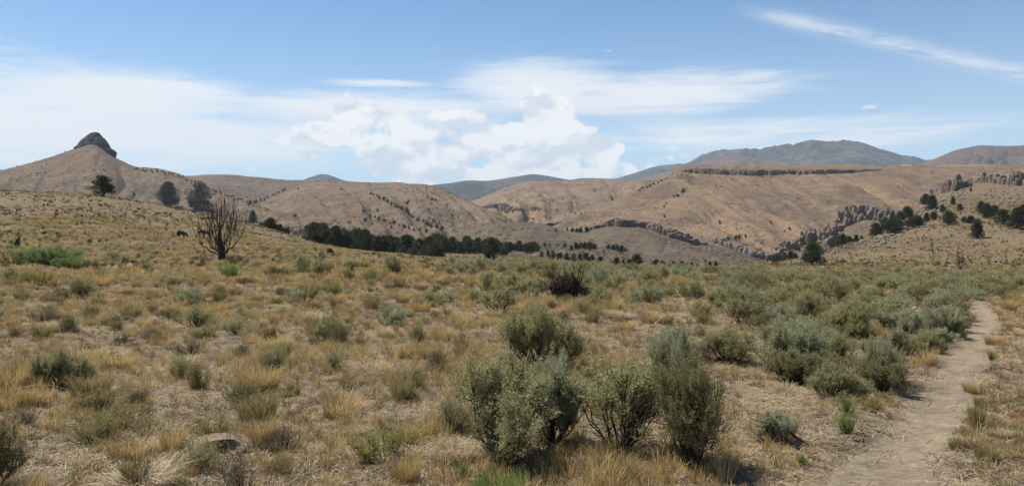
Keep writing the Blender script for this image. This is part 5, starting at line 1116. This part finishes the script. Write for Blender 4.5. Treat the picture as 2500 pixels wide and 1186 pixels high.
# small shrubs of the meadow
X, Y, u, rg = sample(4200, 5.2, 48, 0.9, seed=12); v = vpix(X, Y); n = fbm(X*0.5, Y*0.5, 0, 3, 73)
ok = (rg.uniform(0, 1, len(X)) < np.where(u < 1350, 0.36, 0.24)*(1+1.2*n)) & (track_amt(X, Y) < 0.05) & ~((u > 2280) & (v > 760) & (rg.uniform(0, 1, len(X)) < 0.9)) & ~((v > 1060) & (u > 1050) & (u < 1800))
X, Y, u, v = (q[ok] for q in (X, Y, u, v)); k = thin(X, Y, np.full(len(X), 0.55)); X, Y, u, v = (q[k] for q in (X, Y, u, v)); order = np.argsort(Y); print('small', len(X))
SMF = [(OL, 'olive'), (OL2, 'yellow-olive'), (BR, 'brown withered'), (GR, 'grey-green'), (RB, 'yellow-green'), (TG, 'golden'), (TS, 'pale straw'), (TO, 'olive-gold')]
for i in order[:560]:
    j = int(R.choice(8, p=[.15, .14, .14, .11, .05, .15, .14, .12])); k_, hue = SMF[j]; s = R.uniform(0.45, 1.0)*(0.95 if k_ in (TG, TS, TO) else 0.9)
    nm = {'small_shrub': 'low shrub', 'withered_shrub': 'low shrub', 'rabbitbrush': 'rabbitbrush', 'grass_tussock': 'grass tussock'}[k_.name]
    w = 'in the left meadow' if u[i] < 700 else ('in the middle meadow' if u[i] < 1350 else ('among the front sagebrushes' if u[i] < 1900 else 'near the dirt track'))
    w2 = 'close to the viewer' if Y[i] < 11 else ('a little way off' if Y[i] < 24 else 'at the far edge'); lab = '%s %s %s, %s' % (hue, nm, w, w2)
    k_.put((X[i], Y[i], gz0(X[i], Y[i])-0.01), R.uniform(0, 6.28), (s*R.uniform(0.9, 1.5), s*R.uniform(0.9, 1.3), s*R.uniform(0.7, 1.0)), lab, lab+' (alike)', (R.normal()*0.12, R.normal()*0.12))

# ------------------------------------------------------------------ ground cover nobody could count
def cover(n, d0, d1, pw, seed, keepf):
    X, Y, u, rg = sample(int(n*1.35) if d0 < 20 else n, d0, d1, pw, -850 if d0 < 20 else -100, 3250 if d0 < 20 else 2760, seed=seed); v = vpix(X, Y); tr = track_amt(X, Y); ok = (rg.uniform(0, 1, len(X)) < keepf(u, v, X, Y, tr, rg)) & visible_grid(X, Y)
    X, Y = X[ok], Y[ok]; Z = ground_z(X, Y, tr[ok]); return np.stack([X, Y, Z-0.005], -1), u[ok], v[ok], rg
def verge_amt(X, Y): return np.clip((X-np.interp(Y, T1[:, 1], T1[:, 0])-0.2)/0.6, 0, 1)*(Y < 30)
def kf_gold(u, v, X, Y, tr, rg):
    n = fbm(X*0.28, Y*0.28, 0, 3, 81); n2 = fbm(X*1.1, Y*1.1, 0, 2, 82)
    return np.clip(0.42+0.9*n+0.7*n2, 0.03, 1)*(tr < 0.15)*(1-0.75*verge_amt(X, Y))
def kf_any(u, v, X, Y, tr, rg): return np.clip(0.55+0.8*fbm(X*0.45+50, Y*0.45, 0, 3, 83), 0.05, 1)*(tr < 0.2)*(1-0.6*verge_amt(X, Y))
gold = [make_tuft('t', 300+i, M['gold'], 46, 0.30+0.05*(i % 2), 0.06, 0.10+0.04*i, 0.45, 0.0052) for i in range(4)]
straw = [make_tuft('t', 310+i, M['straw'], 34, 0.20, 0.08, 0.20, 0.9, 0.0055) for i in range(3)]
russ = [make_tuft('t', 320+i, M['redgrass'], 40, 0.18, 0.07, 0.12, 0.5, 0.005) for i in range(2)]
olv = [make_tuft('t', 330+i, M['olivegrass'], 46, 0.24, 0.06, 0.12, 0.4, 0.0055) for i in range(3)]
dead = [make_tuft('t', 340+i, M['deadgrass'], 44, 0.10, 0.06, 0.16, 1.0, 0.007) for i in range(2)]
forms = gold+straw+russ+olv+dead
P, u, v, rg = cover(44000, 4.2, 40, 1.15, 21, kf_gold); n = len(P); print('grass', n)
patch = fbm(P[:, 0]*0.35, P[:, 1]*0.35, 0, 3, 85); hr = rg.uniform(0, 1, n); idx = np.where(hr < 0.50+0.5*patch, rg.integers(0, 4, n), np.where(hr < 0.72, 4+rg.integers(0, 3, n), np.where(hr < 0.82, 7+rg.integers(0, 2, n), np.where(hr < 0.92, 9+rg.integers(0, 3, n), 12+rg.integers(0, 2, n)))))
spread('dry_grass', 'dry golden and straw grass covering the flat', 'dry grass', forms, P, idx, rg.uniform(0, 6.28, n), (0.32+0.62*rg.uniform(0, 1, n)**2)*(1+0.3*patch)*np.interp(P[:, 1], [4, 20, 38], [0.85, 1.0, 1.25]), rg.normal(size=(n, 2))*0.12)
P, u, v, rg = cover(46000, 4.0, 42, 1.25, 22, kf_any); n = len(P); print('low grass', n); hr = rg.uniform(0, 1, n)
idx = np.where(hr < 0.34, 4+rg.integers(0, 3, n), np.where(hr < 0.56, 7+rg.integers(0, 2, n), np.where(hr < 0.78, 9+rg.integers(0, 3, n), 12+rg.integers(0, 2, n))))
spread('low_grass', 'short straw, russet and half-green grass between the tussocks', 'short grass', forms, P, idx, rg.uniform(0, 6.28, n), rg.uniform(0.35, 0.9, n)*np.interp(P[:, 1], [4, 20, 40], [0.8, 1.0, 1.3]), rg.normal(size=(n, 2))*0.12)
lit = [make_litter('l', 350+i, M['straw'] if i < 3 else M['deadgrass'], 40, 0.28, 0.0042 if i < 3 else 0.006, 0.15) for i in range(5)]
P, u, v, rg = cover(20000, 4.0, 30, 1.2, 23, lambda u, v, X, Y, tr, rg: np.clip(0.6+0.9*fbm(X*0.8, Y*0.8, 0, 3, 84), 0, 1)*np.where(tr > 0.5, 0.05, np.where(tr > 0.1, 0.4, 1.0))); n = len(P); print('litter', n)
spread('straw_litter', 'fallen straw and twigs lying on the soil', 'litter', lit, P, rg.integers(0, 5, n), rg.uniform(0, 6.28, n), rg.uniform(0.6, 1.2, n))
# verge of the track: short russet growth
P, u, v, rg = cover(60000, 4.2, 30, 1.3, 24, lambda u, v, X, Y, tr, rg: verge_amt(X, Y)*(tr < 0.6)*np.clip(0.55+1.2*fbm(X*0.7, Y*0.7, 0, 3, 86), 0.02, 1)); n = len(P); print('verge', n)
spread('verge_grass', 'trampled russet grass on the strip right of the track', 'trampled grass', forms, P, np.where(rg.uniform(0, 1, n) < 0.6, 7+rg.integers(0, 2, n), 9+rg.integers(0, 5, n)), rg.uniform(0, 6.28, n), rg.uniform(0.25, 0.6, n))
# middle distance and hillsides
bigf = [make_tuft('t', 360+i, M[m], 46, 0.34, 0.16, 0.22, 0.5, 0.014) for i, m in enumerate(('gold', 'gold', 'straw', 'olivegrass', 'redgrass', 'olivegrass'))]
def kf_far(u, v, X, Y, tr, rg): return np.clip(0.62+1.1*fbm(X*0.12, Y*0.12, 0, 3, 87), 0.05, 1)*(tr < 0.2)*(1-0.85*(np.interp(Y, [0, 30, 31, 300], [1, 1, 0, 0])*(X > 12.5)))
P, u, v, rg = cover(30000, 32, 130, 1.15, 25, kf_far); n = len(P); print('far grass', n)
spread('meadow_grass', 'dry grass of the middle distance', 'dry grass', bigf, P, rg.choice(6, n, p=[.30, .22, .14, .18, .08, .08]), rg.uniform(0, 6.28, n), rg.uniform(0.7, 1.4, n)*np.interp(P[:, 1], [30, 130], [0.9, 1.5]))
scr = [merged(*SK('scrub', 'x', 0.45, 0.65, 60+i, 'bark', m, stems=7, subs=4, plumes=4, leaves=8, L=0.07, lw=0.03, plume=0.1, bare=0.1).ms, 'scrub') for i, m in enumerate(('sage_olive', 'sage', 'brownleaf', 'sage_olive'))]
def kf_scrub(u, v, X, Y, tr, rg): return np.clip(0.42+1.0*fbm(X*0.07, Y*0.07, 0, 3, 88)+0.5*fbm(X*0.3, Y*0.3, 0, 2, 89), 0.03, 1)
P, u, v, rg = cover(26000, 45, 330, 0.45, 26, kf_scrub); n = len(P); print('scrub', n); P[:, 2] = [gz0(x, y)-0.03 for x, y in P[:, :2]]
spread('hillside_scrub', 'low dark scrub dotted over the near hillsides', 'scrub', scr, P, rg.choice(4, n, p=[.38, .12, .32, .18]), rg.uniform(0, 6.28, n), rg.uniform(0.35, 1.15, n)**1.3*np.interp(P[:, 1], [45, 300], [0.9, 1.25]))
P, u, v, rg = cover(26000, 120, 330, 0.4, 27, lambda u, v, X, Y, tr, rg: np.clip(0.6+1.0*fbm(X*0.05, Y*0.05, 0, 3, 90), 0.05, 1)); n = len(P); P[:, 2] = [gz0(x, y)-0.02 for x, y in P[:, :2]]
spread('hillside_grass', 'bunch grass covering the near hillsides', 'bunch grass', bigf, P, rg.choice(6, n, p=[.10, .12, .08, .30, .24, .16]), rg.uniform(0, 6.28, n), rg.uniform(1.0, 2.0, n))
# brush too small and far to tell apart, over the far hills
br = []
for i, m_ in enumerate(('brownleaf', 'juniper', 'sage_olive', 'juniper_grey')):
    rg = np.random.default_rng(390+i); br.append(clump_leaves('b', M[m_], np.array([[0, 0, .25], [.25, .1, .2], [-.2, .2, .2]]), np.array([.42, .34, .34]), 9, 0.4, rg))
pts = []
def brush(o, n, nr, nc, r0, r1, s0, s1, fs, seed, thr=0.0):
    co = np.empty(nr*nc*3, np.float32); o.data.vertices.foreach_get('co', co); G = co.reshape(nr, nc, 3); rg = np.random.default_rng(seed)
    a = rg.uniform(r0, r1, n)*(nr-1); b = rg.uniform(0, 1, n)*(nc-1.01); i = a.astype(int).clip(0, nr-2); j = b.astype(int); f = (a-i)[:, None]; g = (b-j)[:, None]
    P = G[i, j]*(1-f)*(1-g)+G[i+1, j]*f*(1-g)+G[i, j+1]*(1-f)*g+G[i+1, j+1]*f*g
    w = fbm(P[:, 0]*fs, P[:, 1]*fs, P[:, 2]*fs*2, 4, seed); k = rg.uniform(0, 1, n) < np.clip(0.35+1.6*(w-thr), 0.04, 1)
    sz = s0+(s1-s0)*rg.uniform(0, 1, n)**6; pts.append(np.concatenate([P[k], sz[k, None]], 1))
hl = {o.name: o for o in LAND}
def byx(k, i): return HILLS[k][i]
brush(byx('hill', 0), 5000, 80, 240, 0.1, 0.52, 1.2, 4.0, 0.006, 1, 0.05)
brush(byx('hill', 1), 3000, 80, 240, 0.1, 0.52, 1.2, 4.0, 0.006, 2, 0.1)
brush(byx('hill', 2), 3500, 80, 240, 0.1, 0.52, 1.0, 3.5, 0.008, 3, 0.1)
brush(byx('hill', 3), 14000, 120, 420, 0.05, 0.52, 0.7, 2.4, 0.012, 4)
brush(byx('hill', 4), 14000, 120, 520, 0.05, 0.52, 0.7, 2.6, 0.012, 5)
brush(byx('mesa', 0), 16000, 170, 900, 0.05, 0.55, 0.6, 2.2, 0.015, 6)
brush(byx('mound', 0), 14000, 110, 420, 0.05, 0.60, 0.4, 1.4, 0.03, 7)
pts = np.concatenate(pts); n = len(pts); print('far brush', n)
spread('far_brush', 'brush dotted over the far hills', 'brush', br, pts[:, :3], R.choice(4, n, p=[.52, .10, .32, .06]), R.uniform(0, 6.28, n), pts[:, 3])
# rubble on the right slope and under the walls
rub = [stone_mesh('r', 370+i, M['rib' if i < 2 else 'basalt_grey'], 7, 5, 0.7, 0.3) for i in range(4)]
pts = []
def rubble(n, us, vs, s0, s1, sp=10):
    for _ in range(n):
        t = R.uniform(0, 1); uu = np.interp(t, np.linspace(0, 1, len(us)), us)+R.normal()*sp; vv = np.interp(t, np.linspace(0, 1, len(vs)), vs)+R.normal()*sp*0.7; h = ray(uu, vv)
        if h: pts.append((h[0].x, h[0].y, h[0].z, R.uniform(s0, s1)**1.5))
rubble(420, (2120, 2170, 2230, 2290), (580, 560, 540, 505), 0.4, 1.6, 20); rubble(160, (2240, 2300, 2360), (520, 480, 470), 0.4, 1.8, 16); rubble(260, (1880, 1960, 2040, 2110), (628, 608, 588, 560), 0.4, 1.5, 9)
rubble(200, (1600, 1700, 1760, 1860), (580, 605, 612, 640), 0.5, 1.5, 8); rubble(120, (2380, 2500), (480, 480), 0.4, 1.5, 16); rubble(160, (1950, 2040, 2110), (640, 612, 596), 0.3, 1.1, 6)
pts = np.array(pts)
spread('rubble', 'broken pale rubble strewn below the rock walls', 'rubble', rub, pts[:, :3], R.integers(0, 4, len(pts)), R.uniform(0, 6.28, len(pts)), pts[:, 3])
peb = [stone_mesh('p', 380+i, M['stone' if i else 'stone_dark'], 7, 5, 0.6, 0.3) for i in range(3)]
P, u, v, rg = cover(5000, 4.2, 20, 1.3, 28, lambda u, v, X, Y, tr, rg: np.where(tr > 0.3, 0.5, 0.25)); n = len(P)
spread('pebbles', 'small pebbles and clods on the bare soil and track', 'pebbles', peb, P+np.array([0, 0, 0.006]), rg.integers(0, 3, n), rg.uniform(0, 6.28, n), rg.uniform(0.006, 0.022, n))
print('done')

# ------------------------------------------------------------------ labels: tell look-alikes apart by their order in the picture
def finish_labels():
    tops = [o for o in COL.objects if o.parent is None and 'label' in o and o.get('kind') is None]; by = {}
    for o in tops: by.setdefault(o['label'], []).append(o)
    nth = lambda i: {1: 'leftmost', 2: '2nd from left', 3: '3rd from left'}.get(i, '%dth from left' % i if i % 10 not in (1, 2, 3) or i in (11, 12, 13) else '%d%s from left' % (i, {1: 'st', 2: 'nd', 3: 'rd'}[i % 10]))
    for lab, L in by.items():
        if len(L) < 2: continue
        L.sort(key=lambda o: o.location.x/max(o.location.y, 1))
        for i, o in enumerate(L):
            new = lab+', '+nth(i+1)
            if len(new.split()) <= 16: o['label'] = new
            g = o.get('group')
            if g and g.endswith(' (alike)'): o['group'] = g[:-8]
    for o in tops:
        g = o.get('group')
        if g and g.endswith(' (alike)'):
            g = g[:-8]; o['group'] = g
finish_labels()
